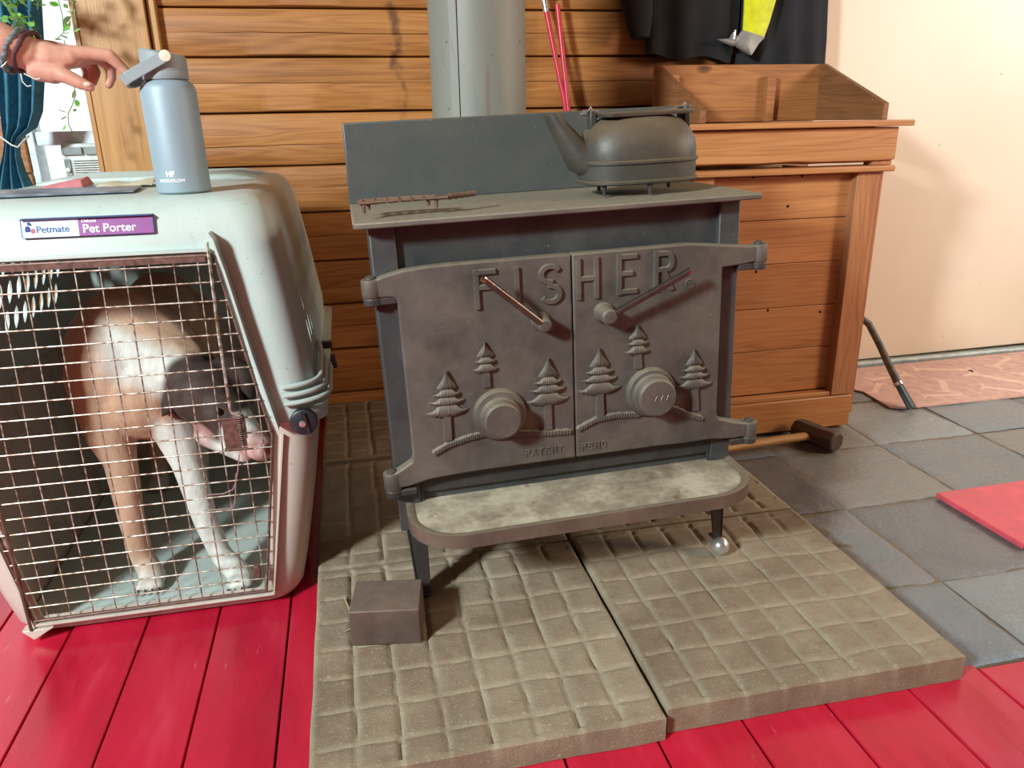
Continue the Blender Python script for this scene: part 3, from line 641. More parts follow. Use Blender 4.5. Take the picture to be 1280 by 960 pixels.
# spout: an open trough rising to the left
b = B(); s0 = at(722, 206, y=KY-.01); tip0 = at(684, 143, y=KY-.01)
def sec(cx, cz, hw, hh, ang):
    P = []
    for k in range(16):
        a = 2*PI*k/16; u = hh*math.cos(a); w = hw*math.sin(a); P.append((cx+u*math.cos(ang), KY+w, cz+u*math.sin(ang)))
    return P
L0 = at(735, 203, y=KY); L1 = at(716, 178, y=KY); L2 = at(693, 141, y=KY)
b.loft([sec(L0.x+.02, L0.z-.002, .050, .040, .5), sec(L0.x-.006, L0.z+.006, .042, .036, .45), sec(L1.x, L1.z, .032, .026, .35), sec(L2.x+.004, L2.z-.007, .023, .0175, .15), sec(L2.x-.001, L2.z+.003, .021, .0165, .1), sec(L2.x-.001, L2.z+.003, .016, .012, .1), sec(L1.x+.004, L1.z+.015, .012, .009, .3)], cap=True)
obj('spout', b, M['kettle'], kettle, smooth=50)
# lid plate
A = at(738, 147, y=KY-.03); C_ = at(850, 131, y=KY-.03)
b = B(); zl = zb+.131
def lid(z, g=0): return [(KX-.085+g, KY-.045+g, z), (KX-.07, KY-.06+g, z), (KX+.085, KY-.055+g, z), (KX+.108-g, KY-.035+g, z), (KX+.108-g, KY+.05-g, z), (KX+.08, KY+.062-g, z), (KX-.07, KY+.062-g, z), (KX-.085+g, KY+.045-g, z)]
b.loft([lid(zl-.004, .002), lid(zl), lid(zl+.003), lid(zl+.005, .003)]); obj('lid', b, M['kettle'], kettle, smooth=40)
b = B(); b.box(KX+.094, KX+.108, KY-.02, KY+.02, zl-.03, zl+.012); obj('handle_lug', b, M['kettle'], kettle, bevel=.003); b = B(); b.box(KX-.10, KX-.086, KY-.012, KY+.012, zl-.03, zl+.012); obj('handle_lug', b, M['kettle'], kettle, bevel=.003)
b = B()
for sx in (-1, 1):
    cx = KX+sx*.098
    b.tube([(cx-.016, KY-.01, zl+.010), (cx-.004, KY-.01, zl+.010), (cx, KY-.01, zl+.016), (cx+.004, KY-.01, zl+.010), (cx+.016, KY-.01, zl+.009)], .0022, 8)
    b.tube([(cx, KY+.02, zl+.006), (cx+sx*.002, KY+.05, zl+.004)], .0026, 8)
b.tube([(KX-.096, KY+.05, zl+.004), (KX-.08, KY+.088, zl+.002), (KX, KY+.105, zl), (KX+.08, KY+.088, zl+.002), (KX+.10, KY+.05, zl+.004)], .0028, 8)
obj('bail_handle', b, M['silver'], kettle)

# ================================================================== TRIVET on the stove top
p0 = at(452, 256, z=.868); 
trv = thing('trivet', 'small rusty cast iron trivet with a knobbly tail on the stove top left corner', 'trivet', (.03, 1.42, .8495), rot=(0, -TH, 0))
b = B(); rnd = random.Random(5); zt = .8665
pts = [(.022+.16*t, 1.405+.012*math.sin(t*3), zt) for t in [i/24 for i in range(25)]]
b.tube(pts, [.0055+.0012*rnd.random() for _ in pts], 8, sq=(1.6, .55))
pts = [(.022+.14*t, 1.455+.006*math.sin(t*4), zt) for t in [i/20 for i in range(21)]]; b.tube(pts, [.005+.0012*rnd.random() for _ in pts], 8, sq=(1.6, .55))
for t in range(7): b.tube([(.028+t*.022, 1.405, zt), (.028+t*.022, 1.455, zt)], .0035, 6)
pts = [(.18+.055*t, 1.41+.03*t, zt+.001) for t in [i/12 for i in range(13)]]; b.tube(pts, [.004+.002*abs(math.sin(i*1.2)) for i in range(13)], 8)
obj('grate', b, M['rust'], trv, smooth=60)
for x, y in ((.03, 1.402), (.04, 1.455), (.16, 1.41), (.15, 1.455)):
    b = B(); b.tube([(x, y, .8495), (x, y, zt)], [.003, .0042], 8); obj('foot', b, M['rust'], trv)

# ================================================================== STEEL BLOCK
a0 = at(440, 808, z=.05); a1 = at(527, 804, z=.05); 
b = B(); v = (a1-a0); v.z = 0; w = Vector((-v.y, v.x, 0)).normalized()*.105; zt = .127
q = [a0, a1, a1+w*.98, a0+w]; b.hexa([(p.x, p.y, .0502) for p in q], [(p.x-.001, p.y, zt) for p in q])
o = obj('steel_block', b, M['block'], bevel=.0025, seg=3); o['label'] = 'squat brown steel block on the paver in front of the left stove leg'; o['category'] = 'block'

# ================================================================== FIREWOOD BIN
bin_ = thing('wood_bin', 'orange pine firewood bin with a flared open top beside the stove', 'firewood bin', (1.28, 2.36, 0))
XA, XB, YF, YB = .97, 1.60, 2.10, 2.63
b = B()
for z0, z1 in ((.137, .285), (.285, .425), (.425, .565), (.565, .70), (.70, .83)): b.box(XA+.02, XB-.03, YF+.035, YF+.055, z0+.0008, z1-.0008)
obj('front_panel', b, M['binwood'], bin_, bevel=.002)
b = B()
for z0, z1 in ((.0, .29), (.29, .56), (.56, .83)): b.box(XB-.03, XB-.01, YF+.04, YB, z0+.001, z1-.001)
obj('side_panel', b, M['binwood'], bin_, bevel=.002)
b = B()
for z0, z1 in ((.0, .29), (.29, .56), (.56, .83)): b.box(XA, XA+.02, YF+.04, YB, z0+.001, z1-.001)
obj('side_panel', b, M['binwood'], bin_, bevel=.002)
b = B(); b.hexa([(1.508, YF, .137), (1.586, YF, .0), (1.586, YF+.04, .0), (1.508, YF+.04, .137)], [(1.512, YF, .835), (1.583, YF, .835), (1.583, YF+.04, .835), (1.512, YF+.04, .835)]) if 0 else b.box(1.509, 1.585, YF, YF+.04, .122, .835)
obj('corner_post', b, M['binpost'], bin_, bevel=.003)
b = B(); b.box(.975, 1.045, YF, YF+.04, .122, .835); obj('corner_post', b, M['binpost'], bin_, bevel=.003)
b = B(); b.box(1.586, 1.604, YF+.01, YF+.10, .05, .835); obj('corner_post', b, M['binpost'], bin_, bevel=.003)
b = B(); b.box(XA, 1.588, YF-.003, YF+.036, .012, .120); obj('base_board', b, M['binwood'], bin_, bevel=.004)
b = B(); b.box(XA, 1.588, YF+.004, YF+.036, .121, .136); obj('base_strip', b, M['binwood'], bin_, bevel=.003)
b = B(); b.box(.95, 1.618, YF-.022, YF+.06, .8355, .8535); obj('lower_ledge', b, M['binwood'], bin_, bevel=.004)
b = B(); n = 24; R = []
for s in range(n+1):
    x = .955+(1.618-.955)*s/n; e = .004*noise.noise(Vector((x*9, 0, 0)))-.004*max(0, s/n-.3)
    R.append([(x, YF-.012, .867+e+.004), (x, YF-.012, .962), (x, YF+.05, .962), (x, YF+.05, .862+e)])
b.loft(R); obj('apron_board', b, M['binwood'], bin_, bevel=.002)
b = B(); b.box(1.55, 1.618, YF+.0, YF+.04, .854, .868); obj('spacer', b, M['binpost'], bin_, bevel=.002)
b = B(); b.box(.945, 1.652, YF-.035, YF+.075, .9645, .9815); obj('upper_ledge', b, M['binwood'], bin_, bevel=.003)
# side of upper box
for x0, x1 in ((1.597, 1.617), (.957, .977)):
    b = B(); b.box(x0, x1, YF+.05, YB, .87, .962); obj('upper_side_board', b, M['binold'], bin_, bevel=.002)
# flared hopper
tl = at(813, 82, y=2.50); tr = at(1004, 80, y=2.50); fr = at(1103, 128, y=2.16); fl = at(880, 146, y=2.16)
zl_ = .982
b = B(); b.box(1.012, 1.621, 2.502, 2.520, zl_, tr.z); obj('hopper_back', b, M['binold'], bin_, bevel=.003)
b = B(); b.prism([(2.15, zl_), (2.501, zl_), (2.501, tr.z), (2.49, tr.z), (2.15, 1.030)], 1.603, 1.621, 'x'); obj('hopper_side', b, M['binside'], bin_, bevel=.002)
b = B(); b.prism([(2.15, zl_), (2.501, zl_), (2.501, tl.z), (2.49, tl.z), (2.15, 1.018)], 1.012, 1.030, 'x'); obj('hopper_side', b, M['binside'], bin_, bevel=.002)
b = B(); b.box(1.40, 1.43, 2.475, 2.502, zl_, 1.125); obj('cleat', b, M['binold'], bin_, bevel=.002)
b = B(); b.box(1.045, 1.085, 2.475, 2.502, zl_, 1.130); obj('cleat', b, M['binwood'], bin_, bevel=.002)
b = B(); b.box(1.0, 1.6, YF+.075, 2.63, .955, .965); obj('hopper_floor', b, M['binold'], bin_)
b = B()
for px, py in ((942, 222), (1003, 220), (985, 258), (960, 388), (945, 340), (1025, 390)):
    b = B(); p = at(px, py, y=YF+.034); b.lathe([(.0045, 0), (.004, .0015), (.001, .002)], (p.x, YF+.035, p.z), 'y', 8); obj('nail_head', b, M['dark'], bin_)

# ================================================================== SLEDGEHAMMER
h0 = at(1000, 525, z=.045); h1 = at(1042, 556, z=.035)
h0 = Vector((1.372, 2.062, .041)); h1 = Vector((1.424, 1.925, .036))
hm = thing('sledgehammer', 'short sledgehammer with a rusty octagonal head lying on slate by the bin', 'hammer', (1.40, 2.0, .0))
d = (h1-h0).normalized(); s_ = Vector((d.y, -d.x, 0)).normalized(); u_ = Vector((0, 0, 1)); R = []
for t, r in ((-.004, .026), (0, .031), (.02, .036), (.05, .0345), (.095, .0345), (.128, .037), (.146, .034), (.15, .029)):
    c = h0+d*t; c.z = .0375; R.append([tuple(c+s_*r*math.cos(PI/8+k*PI/4)*1.03+u_*r*math.sin(PI/8+k*PI/4)) for k in range(8)])
b = B(); b.loft(R); obj('hammer_head', b, M['hammer'], hm, bevel=.002, smooth=20)
e = h0+d*.075; b = B(); b.tube([(e.x+.01, e.y, .037), (e.x-.03, e.y+.003, .036), (1.20, 1.99, .033), (1.062, 1.982, .030)], [.0165, .0165, .0155, .0150], 16, sq=(1, .8)); obj('handle', b, M['handle'], hm)

# ================================================================== VACUUM HOSE
P = [at(1078, 385, y=2.42), at(1086, 405, y=2.40), at(1100, 432, y=2.345), at(1111, 456, y=2.29), at(1120, 474, y=2.25), at(1123, 480, y=2.237)]
hs = thing('vacuum_hose', 'thin curved grey hose with a flat dark nozzle leaning behind the bin', 'hose', (1.9, 2.18, 0))
Q = [Vector((1.70, 2.50, .42)), Vector((1.73, 2.46, .36))]+P[1:]
b = B(); b.tube(Q, [.0125, .0125, .0125, .0125, .013, .0135, .015], 14) ; obj('hose', b, M['hose'], hs)
p0 = P[-1]; p1 = at(1140, 511, z=.012); p1.z = .014; b = B(); b.tube([p0, p0.lerp(p1, .1), p0.lerp(p1, .5), p1], [.0155, .0165, .018, .019], 16, sq=(1.0, .62)); obj('nozzle', b, M['nozzle'], hs)
b = B(); b.tube([p0.lerp(p1, -.06), p0.lerp(p1, .06)], [.0165, .0165], 16); obj('collar', b, M['silver'], hs)

# ================================================================== DOG MAT with bones
b = B(); z0, z1 = .0035, .009
P = [(1.70, 2.62), (1.66, 2.46), (1.68, 2.36)]; c1 = at(1070, 490, z=0); c2 = at(1132, 512, z=0); c3 = at(1300, 494, z=0)
P = [(c1.x, 2.63), (c1.x-.0, c1.y), (c1.x+.015, c1.y-.02), (c2.x-.05, c2.y+.02), (c2.x-.02, c2.y+.003), (c2.x+.02, c2.y-.003), (3.05, c3.y-.01), (3.05, 2.66)]
b.prism(P, z0, z1, 'z')
b.mi = 1
def sst0(a, c, x): t = max(0, min(1, (x-a)/(c-a))); return t*t*(3-2*t)
def bone(cx, cy, L, w, ang):
    pts = []
    for k in range(72):
        a = 2*PI*k/72+.02; x = math.cos(a); y = math.sin(a); lob = sst0(.72, .86, abs(x)); pts.append((x*L*(1-.14*math.exp(-(y/.22)**2)*lob), (1 if y > 0 else -1)*w*(.38+.0*lob if abs(x) < .74 else .38+.75*math.sin(min(1, (abs(x)-.74)/.26*1.0)*PI)**.5*(1 if abs(y) > .12 else .3))))
    return [(cx+x*math.cos(ang)-y*math.sin(ang), cy+x*math.sin(ang)+y*math.cos(ang)) for x, y in pts]
rb = random.Random(11)
for cx, cy, L, w, an in ((2.05, 2.50, .11, .03, .1), (2.32, 2.53, .13, .035, -.35), (2.62, 2.55, .11, .03, .5), (1.92, 2.40, .08, .025, .8), (2.18, 2.36, .09, .035, 1.0), (2.44, 2.38, .12, .045, 2.2), (2.66, 2.42, .12, .03, .2), (2.1, 2.27, .09, .025, -.2), (2.36, 2.27, .08, .03, -.7), (2.58, 2.28, .1, .03, .5), (1.86, 2.53, .07, .022, .3), (2.85, 2.5, .1, .03, -.4), (2.83, 2.33, .1, .03, .9)):
    b.prism(bone(cx, cy, L, w, an), z1-.001, z1+.0006, 'z')
o = obj('floor_mat', b, [M['mat'], M['bone']], smooth=0); o['label'] = 'salmon pink mat with paler bone shapes lying before the painted door'; o['category'] = 'mat'
# red board
c = at(1172, 621, z=.018); e = at(1290, 690, z=.018)
b = B(); b.hexa([(1.515, 1.315, .003), (2.2, 1.315, .003), (2.2, 1.610, .003), (1.508, 1.594, .003)], [(1.515, 1.315, .018), (2.2, 1.315, .018), (2.2, 1.610, .018), (1.508, 1.594, .018)])
o = obj('red_board', b, M['redboard'], bevel=.003); o['label'] = 'flat pinkish red painted board lying on the grey slate floor'; o['category'] = 'board'

# ================================================================== RED POLES behind the stove
grp = 'two thin red poles against the log wall'
for (tx, bx, lab, silver) in ((680, 706, 'thin red pole with a silver upper end leaning on the log wall behind the stove', True), (696, 710, 'plain thin red pole without silver, right of the silver-topped one', False)):
    T = at(tx, 0, y=2.60); Bt = at(bx, 136, y=2.56); d = (Bt-T); foot = T + d*((T.z-.0)/(T.z-Bt.z)); foot.z = .055 if foot.x < 1.02 else .003
    foot.y = min(2.45, foot.y); top = T - d*.6
    t = thing('red_pole', lab, 'pole', tuple(foot), grp)
    tt = at(tx+3, 15, y=2.60)
    b = B(); b.tube([foot, foot.lerp(T, .99) if not silver else tt], [.008, .0085], 12); obj('shaft', b, M['redpole'], t)
    b = B(); b.tube([tt if silver else T, top], [.0095, .0095], 12); obj('sleeve' if silver else 'shaft_top', b, M['silver'] if silver else M['redpole'], t)

# ================================================================== COATS on the wall
def cloth(name, pts_l, pts_r, y0, mat, folds, amp, label, seed, hem=0):
    """hanging cloth: left/right outline in px at depth y0 from the hem up, extended above the frame"""
    n = 60
    def ex(P, v):
        t = v*(len(P)-1); i = min(int(t), len(P)-2); return P[i].lerp(P[i+1], t-i)
    L = [at(px, py, y=y0) for px, py in pts_l]; R = [at(px, py, y=y0) for px, py in pts_r]
    L.append(L[-1]+Vector((.05, 0, .45))); R.append(R[-1]+Vector((-.05, 0, .45)))
    rings = []
    for j in range(31):
        v = j/30; l = ex(L, v); r = ex(R, v); ring = []; m = 90
        for i in range(m):
            a = 2*PI*i/m; u = .5-.5*math.cos(a); side = -1 if math.sin(a) > 0 else 1
            x = l.x+(r.x-l.x)*u; z = l.z+(r.z-l.z)*u + (hem*math.sin(u*folds*2.1+seed)*(1-v)**4)
            dep = .035*math.sqrt(max(0, 1-(2*u-1)**2))+amp*math.sin(u*folds*PI+seed+.6*math.sin(v*3))*(.4+.6*(1-v))*math.sqrt(max(0, 1-(2*u-1)**4))
            ring.append((x, y0+side*max(dep*.75, .002), z))
        rings.append(ring)
    b = B(); b.loft(rings, closed=True, cap=True); return b
coat = thing('coat', 'black coat with hanging sleeve, leftmost garment above the bin', 'coat', (1.2, 2.58, 1.15), 'garments hanging above the wood bin')
obj('coat_body', cloth('c', [(806, 70), (808, 40), (806, 0)], [(912, 76), (922, 40), (925, 0)], 2.585, M['cloth_black'], 5, .014, '', 1., .008), M['cloth_black'], coat, smooth=70)
S0 = at(786, 0, y=2.56); b = B(); b.tube([at(800, 48, y=2.55), at(799, 36, y=2.555), at(798, 15, y=2.56), S0+Vector((.02, 0, .02)), S0+Vector((.05, .02, .35))], [.030, .040, .048, .055, .075], 20, sq=(1, .7)); obj('sleeve', b, M['cloth_black'], coat)
coat2 = thing('coat', 'long black coat hanging nearest the painted door above the bin', 'coat', (1.5, 2.6, 1.1), 'garments hanging above the wood bin')
obj('coat_body', cloth('c', [(918, 84), (922, 50), (925, 0)], [(1030, 92), (1033, 50), (1035, 0)], 2.60, M['cloth_black2'], 7, .012, '', 2., .004), M['cloth_black2'], coat2, smooth=70)
vest = thing('safety_sash', 'bright yellow sash with silver reflective end hanging over the dark coats', 'sash', tuple(at(930, 60, y=2.53)))
def strip(b, A, d=.006):
    # A = list of (left,right) px pairs
    y = 2.53; R = []
    for k, (l, r) in enumerate(A):
        p = at(*l, y=y); q = at(*r, y=y); m = (p+q)/2; bow = Vector((0, -.008, 0))
        R.append([tuple(p), tuple(p+(q-p)*.25+bow*.7), tuple(m+bow), tuple(p+(q-p)*.75+bow*.7), tuple(q), tuple(q+Vector((0, d, 0))), tuple(m+bow+Vector((0, d, 0))), tuple(p+Vector((0, d, 0)))])
    b.loft(R)
b = B(); strip(b, [((929, 38), (955, 47)), ((930, 20), (962, 28)), ((931, 0), (970, 0)), ((936, -60), (985, -60)), ((940, -200), (1000, -200))]); obj('yellow_band', b, M['hivis'], vest, smooth=60)
b = B(); strip(b, [((937, 69), (939, 69)), ((914, 54), (949, 54)), ((929, 37.5), (956, 47))]); strip(b, [((896, 49), (900, 52)), ((912, 48), (916, 58)), ((917, 40), (928, 56))]); obj('reflective_end', b, M['reflect'], vest, smooth=60)
p = at(918, 44, y=2.518); b = B(); b.capsule(p+Vector((0, 0, -.012)), p+Vector((.002, 0, .014)), .004, .003, 10); obj('clip', b, M['silver'], vest)

# ================================================================== CURTAIN, PLANT, AIR CONDITIONER
cur = thing('curtain', 'teal blue window curtain gathered by a pale cord at the far left', 'curtain', tuple(at(20, 236, y=2.52)))
rows_ = [(-12, 42, 300), (-8, 40, 236), (-2, 30, 215), (3, 24, 195), (5, 23, 181), (4, 27, 172), (2, 44, 160), (0, 51, 140), (-2, 53, 100), (-6, 52, 50), (-12, 49, 0), (-16, 48, -120), (-20, 48, -260)]
rings = []
for (xa, xb, py) in rows_:
    a = at(xa, py, y=2.52); c = at(xb, py, y=2.52); w = c.x-a.x; am = min(.016, .1*w+.006); ring = []; m = 60
    for i in range(m): u = i/(m-1); ring.append((a.x+w*u, 2.52+am*math.sin(u*6.5*PI), a.z+.15*0))
    for i in range(m): u = 1-i/(m-1); ring.append((a.x+w*u, 2.524+am*math.sin(u*6.5*PI), a.z))
    rings.append(ring)
b = B(); b.loft(rings); obj('cloth', b, M['curtain'], cur, smooth=80)
b = B(); P = [at(-4, 168, y=2.50), at(6, 175, y=2.495), at(14, 181, y=2.49), at(22, 184, y=2.49), at(28, 178, y=2.50), at(36, 170, y=2.53)]; b.tube(P, .0025, 8); obj('tie_cord', b, M['string'], cur)
def leafmesh(b, c, L, ang, tilt, rng):
    pts = [(0, 0), (.35, .32), (.7, .3), (1, 0), (.7, -.3), (.35, -.32)]
    m = Matrix.Translation(c) @ Matrix.Rotation(rng.uniform(0, 6.28), 4, 'Z') @ Matrix.Rotation(tilt, 4, 'X') @ Matrix.Rotation(ang, 4, 'Y')
    top = [b.bm.verts.new(m @ Vector((x*L, y*L*.9, .12*L*(1-abs(y)*3)*math.sin(x*3.1)+.001*0))) for x, y in pts]; bot = [b.bm.verts.new(v.co+Vector((.0, .0006, -.0006))) for v in top]
    b._f(top); b._f(bot[::-1])
    for i in range(6): b._f([top[i], bot[i], bot[(i+1) % 6], top[(i+1) % 6]])
rng = random.Random(4)
pl = thing('hanging_vine', 'bright green trailing houseplant hanging in front of the window', 'plant', tuple(at(60, -120, y=2.46)))
fo = B(); stm = B()
def vine(path, n, spread, L, y=2.425):
    P = [at(*p, y=y) for p in path]; stm.tube(P, .0012, 6)
    for k in range(n):
        t = (k+rng.random())/n*(len(P)-1); i = min(int(t), len(P)-2); c = P[i].lerp(P[i+1], t-i)+Vector((rng.uniform(-spread, spread), rng.uniform(-.03, .03), rng.uniform(-spread, spread)*.8)); leafmesh(fo, c, L*rng.uniform(.7, 1.2), rng.uniform(-.5, 1.2), rng.uniform(-1, 1), rng)
vine([(28, -30), (24, -15), (20, 5), (24, 30), (28, 42)], 110, .032, .026); vine([(92, -40), (92, -20), (91, 20), (94, 42)], 16, .011, .026); vine([(64, -40), (66, -30), (78, 20), (80, 40), (70, 50)], 11, .01, .024)
vine([(80, 50), (92, 105), (95, 118), (90, 132), (85, 143), (86, 156), (94, 172)], 9, .006, .022)
vine([(44, -30), (48, -20), (47, 12)], 10, .012, .022)
fol = obj('foliage', fo, M['leaf'], pl, smooth=0); obj('stems', stm, M['stem'], pl)
ac = thing('air_conditioner', 'white window air conditioner with louvred grille at the left window', 'air conditioner', (-.79, 2.70, .70))
b = B(); A = at(74, 180, y=2.63); AX0 = A.x; AX1 = -.722; AZ1 = A.z; AZ0 = .56
b.box(AX0, AX1, 2.632, 3.0, AZ0, AZ1); obj('case', b, M['whiteplastic'], ac, bevel=.006)
b = B(); b.box(AX0+.004, AX0+.060, 2.622, 2.634, AZ1-.032, AZ1-.010); b.box(AX0+.066, AX1-.002, 2.622, 2.634, AZ1-.032, AZ1-.010); obj('vent_louvre', b, M['greyplastic'], ac, bevel=.001)
b = B(); b.box(AX0+.006, AX0+.022, 2.624, 2.634, AZ0+.05, AZ1-.045); obj('control_panel', b, M['greyplastic'], ac, bevel=.001)
b = B(); b.lathe([(.007, 0), (.006, -.008), (.001, -.009)], (AX0+.014, 2.625, AZ1-.075), 'y', 18); obj('dial', b, M['whiteplastic'], ac)
b = B()
for k in range(24): z = AZ1-.045-k*.0068; b.box(AX0+.026, AX1-.002, 2.620, 2.634, z-.0036, z)
obj('grille', b, M['whiteplastic'], ac)
# pale shed outside the window
b = B(); b.box(-2.6, -1.3, 5.2, 6.5, 1.75, 2.6); o = obj('garden_shed', b, M['exterior'], bevel=.02); o['label'] = 'pale shed wall seen at the very top of the window'; o['category'] = 'shed'
bpy.data.objects.remove(o)

# ================================================================== PET CRATE
CX = -.462
crate = thing('pet_crate', 'large pale plastic pet crate with rusty wire door and dog inside', 'pet crate', (CX, 1.95, 0))
YBK = 2.46
def cring(z, hx, yf, yb, r, n=8, g=0):
    P = []; x0, x1, y0, y1 = CX-hx+g, CX+hx-g, yf+g, yb-g; r = max(.004, r-g)
    for cx, cy, a0 in ((x1-r, y1-r, 0), (x0+r, y1-r, PI/2), (x0+r, y0+r, PI), (x1-r, y0+r, 1.5*PI)):
        for k in range(n+1): a = a0+PI/2*k/n; P.append((cx+r*math.cos(a), cy+r*math.sin(a), z))
    return P
UP = [(.432, .366, 1.508, YBK, .06), (.50, .366, 1.510, YBK, .06), (.668, .342, 1.530, YBK-.01, .06), (.79, .322, 1.550, YBK-.02, .065), (.835, .312, 1.560, YBK-.03, .07), (.857, .300, 1.572, YBK-.045, .07), (.870, .282, 1.592, YBK-.065, .07), (.876, .258, 1.620, YBK-.09, .06)]
LO = [(.002, .262, 1.545, YBK-.05, .05), (.008, .282, 1.527, YBK-.03, .06), (.03, .295, 1.518, YBK-.02, .06), (.10, .312, 1.515, YBK-.012, .06), (.25, .342, 1.511, YBK, .06), (.36, .360, 1.508, YBK, .06), (.431, .364, 1.508, YBK, .06)]
HEX = [(-.668, .772), (-.256, .772), (-.183, .405), (-.238, .046), (-.690, .046), (-.742, .405)]
def hexcut():
    h = B(); h.prism(HEX, 1.40, 1.585); return h
def vents():
    h = B()
    def lens(y, z, L, w, tl):
        P = []
        for k in range(8): t = k/8; P.append((t*2-1, math.sin(PI*t)))
        for k in range(8): t = k/8; P.append((1-t*2, -math.sin(PI*t)))
        return [(y+(a*L/2)*math.sin(tl)+(c*w/2)*math.cos(tl), z+(a*L/2)*math.cos(tl)-(c*w/2)*math.sin(tl)) for a, c in P]
    for r in range(3):
        for k in range(12):
            h.prism(lens(1.70+k*.056+(r % 2)*.028, .705-r*.068, .062, .027, .22), CX-.42, CX-.25, 'x')
            h.prism(lens(1.70+k*.056+(r % 2)*.028, .705-r*.068, .062, .020, .22), CX+.25, CX+.42, 'x')
    return h
def shell(prof, cutbot, cuttop, extra):
    o_ = B(); o_.loft([cring(z, hx, yf, yb, r) for z, hx, yf, yb, r in prof])
    T = .0045; inn = B(); pr = [list(q) for q in prof]
    if cutbot: pr[0][0] -= .02
    else: pr[0][0] += T; 
    if cuttop: pr[-1][0] += .02
    else:
        for q in pr[1:]: q[0] -= T
    if not cutbot:
        for q in pr[1:]: q[0] += .0
        pr = [pr[0]]+[q for q in pr[1:] if q[0] > pr[0][0]+.001]
    inn.loft([cring(z, hx, yf, yb, r, g=T) for z, hx, yf, yb, r in pr])
    mods = [('BOOLEAN', dict(object=inn, operation='DIFFERENCE', solver='EXACT'))]+[('BOOLEAN', dict(object=e, operation='DIFFERENCE', solver='EXACT')) for e in extra]
    return bake(o_, mods)
obj('upper_shell', shell(UP, True, False, [hexcut(), vents()]), M['crate'], crate, smooth=40)
obj('lower_shell', shell(LO, False, True, [hexcut()]), M['crate2'], crate, smooth=40)
# flange at the seam
b = B(); R = []
for z, hx in ((.418, .362), (.418, .388), (.452, .392), (.452, .362)): R.append(cring(z, hx, 1.508-(hx-.362)*.3 if hx < .37 else 1.535, YBK+.02, .06))
b2 = B(); b2.loft([cring(.418, .386, 1.525, YBK+.02, .05), cring(.450, .390, 1.525, YBK+.02, .05)]); inn = B(); inn.loft([cring(.40, .360, 1.507, YBK-.004, .06), cring(.48, .362, 1.507, YBK-.004, .06)])
obj('seam_flange', bake(b2, [('BOOLEAN', dict(object=inn, operation='DIFFERENCE', solver='EXACT'))]), M['crate'], crate, smooth=40, bevel=0)
b = B()
for sgn in (1, -1):
    for k, (z, ex) in enumerate(((.470, .030), (.487, .022), (.504, .014))):
        P = []
        for t in range(9): a = -PI/2+PI/2*t/8; P.append((CX+sgn*(.366-.06+(.06+ex)*math.cos(a)), 1.566+(.056+ex*.3)*math.sin(a), z+.004*t/8))
        P.append((CX+sgn*(.366+ex), 1.70, z+.012)); P.append((CX+sgn*(.366+ex*.3), 1.80, z+.013))
        b = B(); b.tube(P, .0055, 8); obj('corner_rib', b, M['crate'], crate, smooth=60)
for sgn in (1, -1):
    c = at(380, 526, y=1.505); x = c.x if sgn > 0 else 2*CX-c.x; b = B(); b.lathe([(.027, .004), (.028, -.004), (.027, -.010), (.024, -.012), (.003, -.0125)], (x, 1.505, c.z), 'y', 32)
    fa = obj('fastener', b, M['black'], crate)
    b = B(); b.prism([(x-.004, c.z+.024), (x+.004, c.z+.022), (x+.012, c.z-.022), (x+.004, c.z-.024)], 1.488, 1.494); obj('grip', b, M['black'], fa); b = B(); b.lathe([(.007, 0), (.0065, -.002), (.002, -.003)], (x-.002, 1.4875, c.z), 'y', 16); obj('screw', b, M['silver'], fa)
for px, py in ((416, 430), (420, 470), (424, 492)): 
    b = B(); p = at(px, py, y=1.80); b.box(CX+.372, CX+.400, 1.79+(py-430)*.004, 1.81+(py-430)*.004, p.z-.008, p.z+.008); obj('side_clip', b, M['black'], crate, bevel=.002)
# raised rim beside the door opening
def fin(P, d0, d1, th):
    b = B(); R = []
    for i, (x, z, y) in enumerate(P):
        a = P[max(i-1, 0)]; c = P[min(i+1, len(P)-1)]; t = Vector((c[0]-a[0], 0, c[1]-a[1])).normalized(); n_ = Vector((-t.z, 0, t.x))
        R.append([(x-n_.x*th/2, y+d1, z-n_.z*th/2), (x-n_.x*th/2, y-d0, z-n_.z*th/2), (x+n_.x*th/2, y-d0, z+n_.z*th/2), (x+n_.x*th/2, y+d1, z+n_.z*th/2)])
    b.loft(R); return b
def fy(z): return 1.51+max(0, z-.5)*.128
fp = [(-.258, .812), (-.250, .800), (-.247, .785), (-.236, .74), (-.205, .58), (-.172, .425)]
for sg in (0, 1):
    P = [((x if not sg else 2*CX-x), z, fy(z)) for x, z in fp]
    obj('door_guard_rim', fin(P, .030, .01, .0055), M['crate'], crate, bevel=.001)
b = fin([(-.668, .779, fy(.779)), (-.262, .779, fy(.779))], .010, .01, .006); obj('opening_lip', b, M['crate'], crate, bevel=.001)
b = fin([(-.167, .405, 1.51), (-.226, .036, 1.512), (-.700, .036, 1.512), (-.757, .405, 1.51)], .012, .01, .006); obj('opening_lip', b, M['crate2'], crate, bevel=.001)
b = B(); b.prism([(-.725, .030), (-.665, .030), (-.705, -.0+.006)], 1.495, 1.52); obj('foot_tab', b, M['crate2'], crate, bevel=.002)
# tray inside
b = B(); b.box(CX-.275, CX+.275, 1.56, YBK-.06, .010, .022); obj('floor_tray', b, M['crate'], crate, bevel=.003)
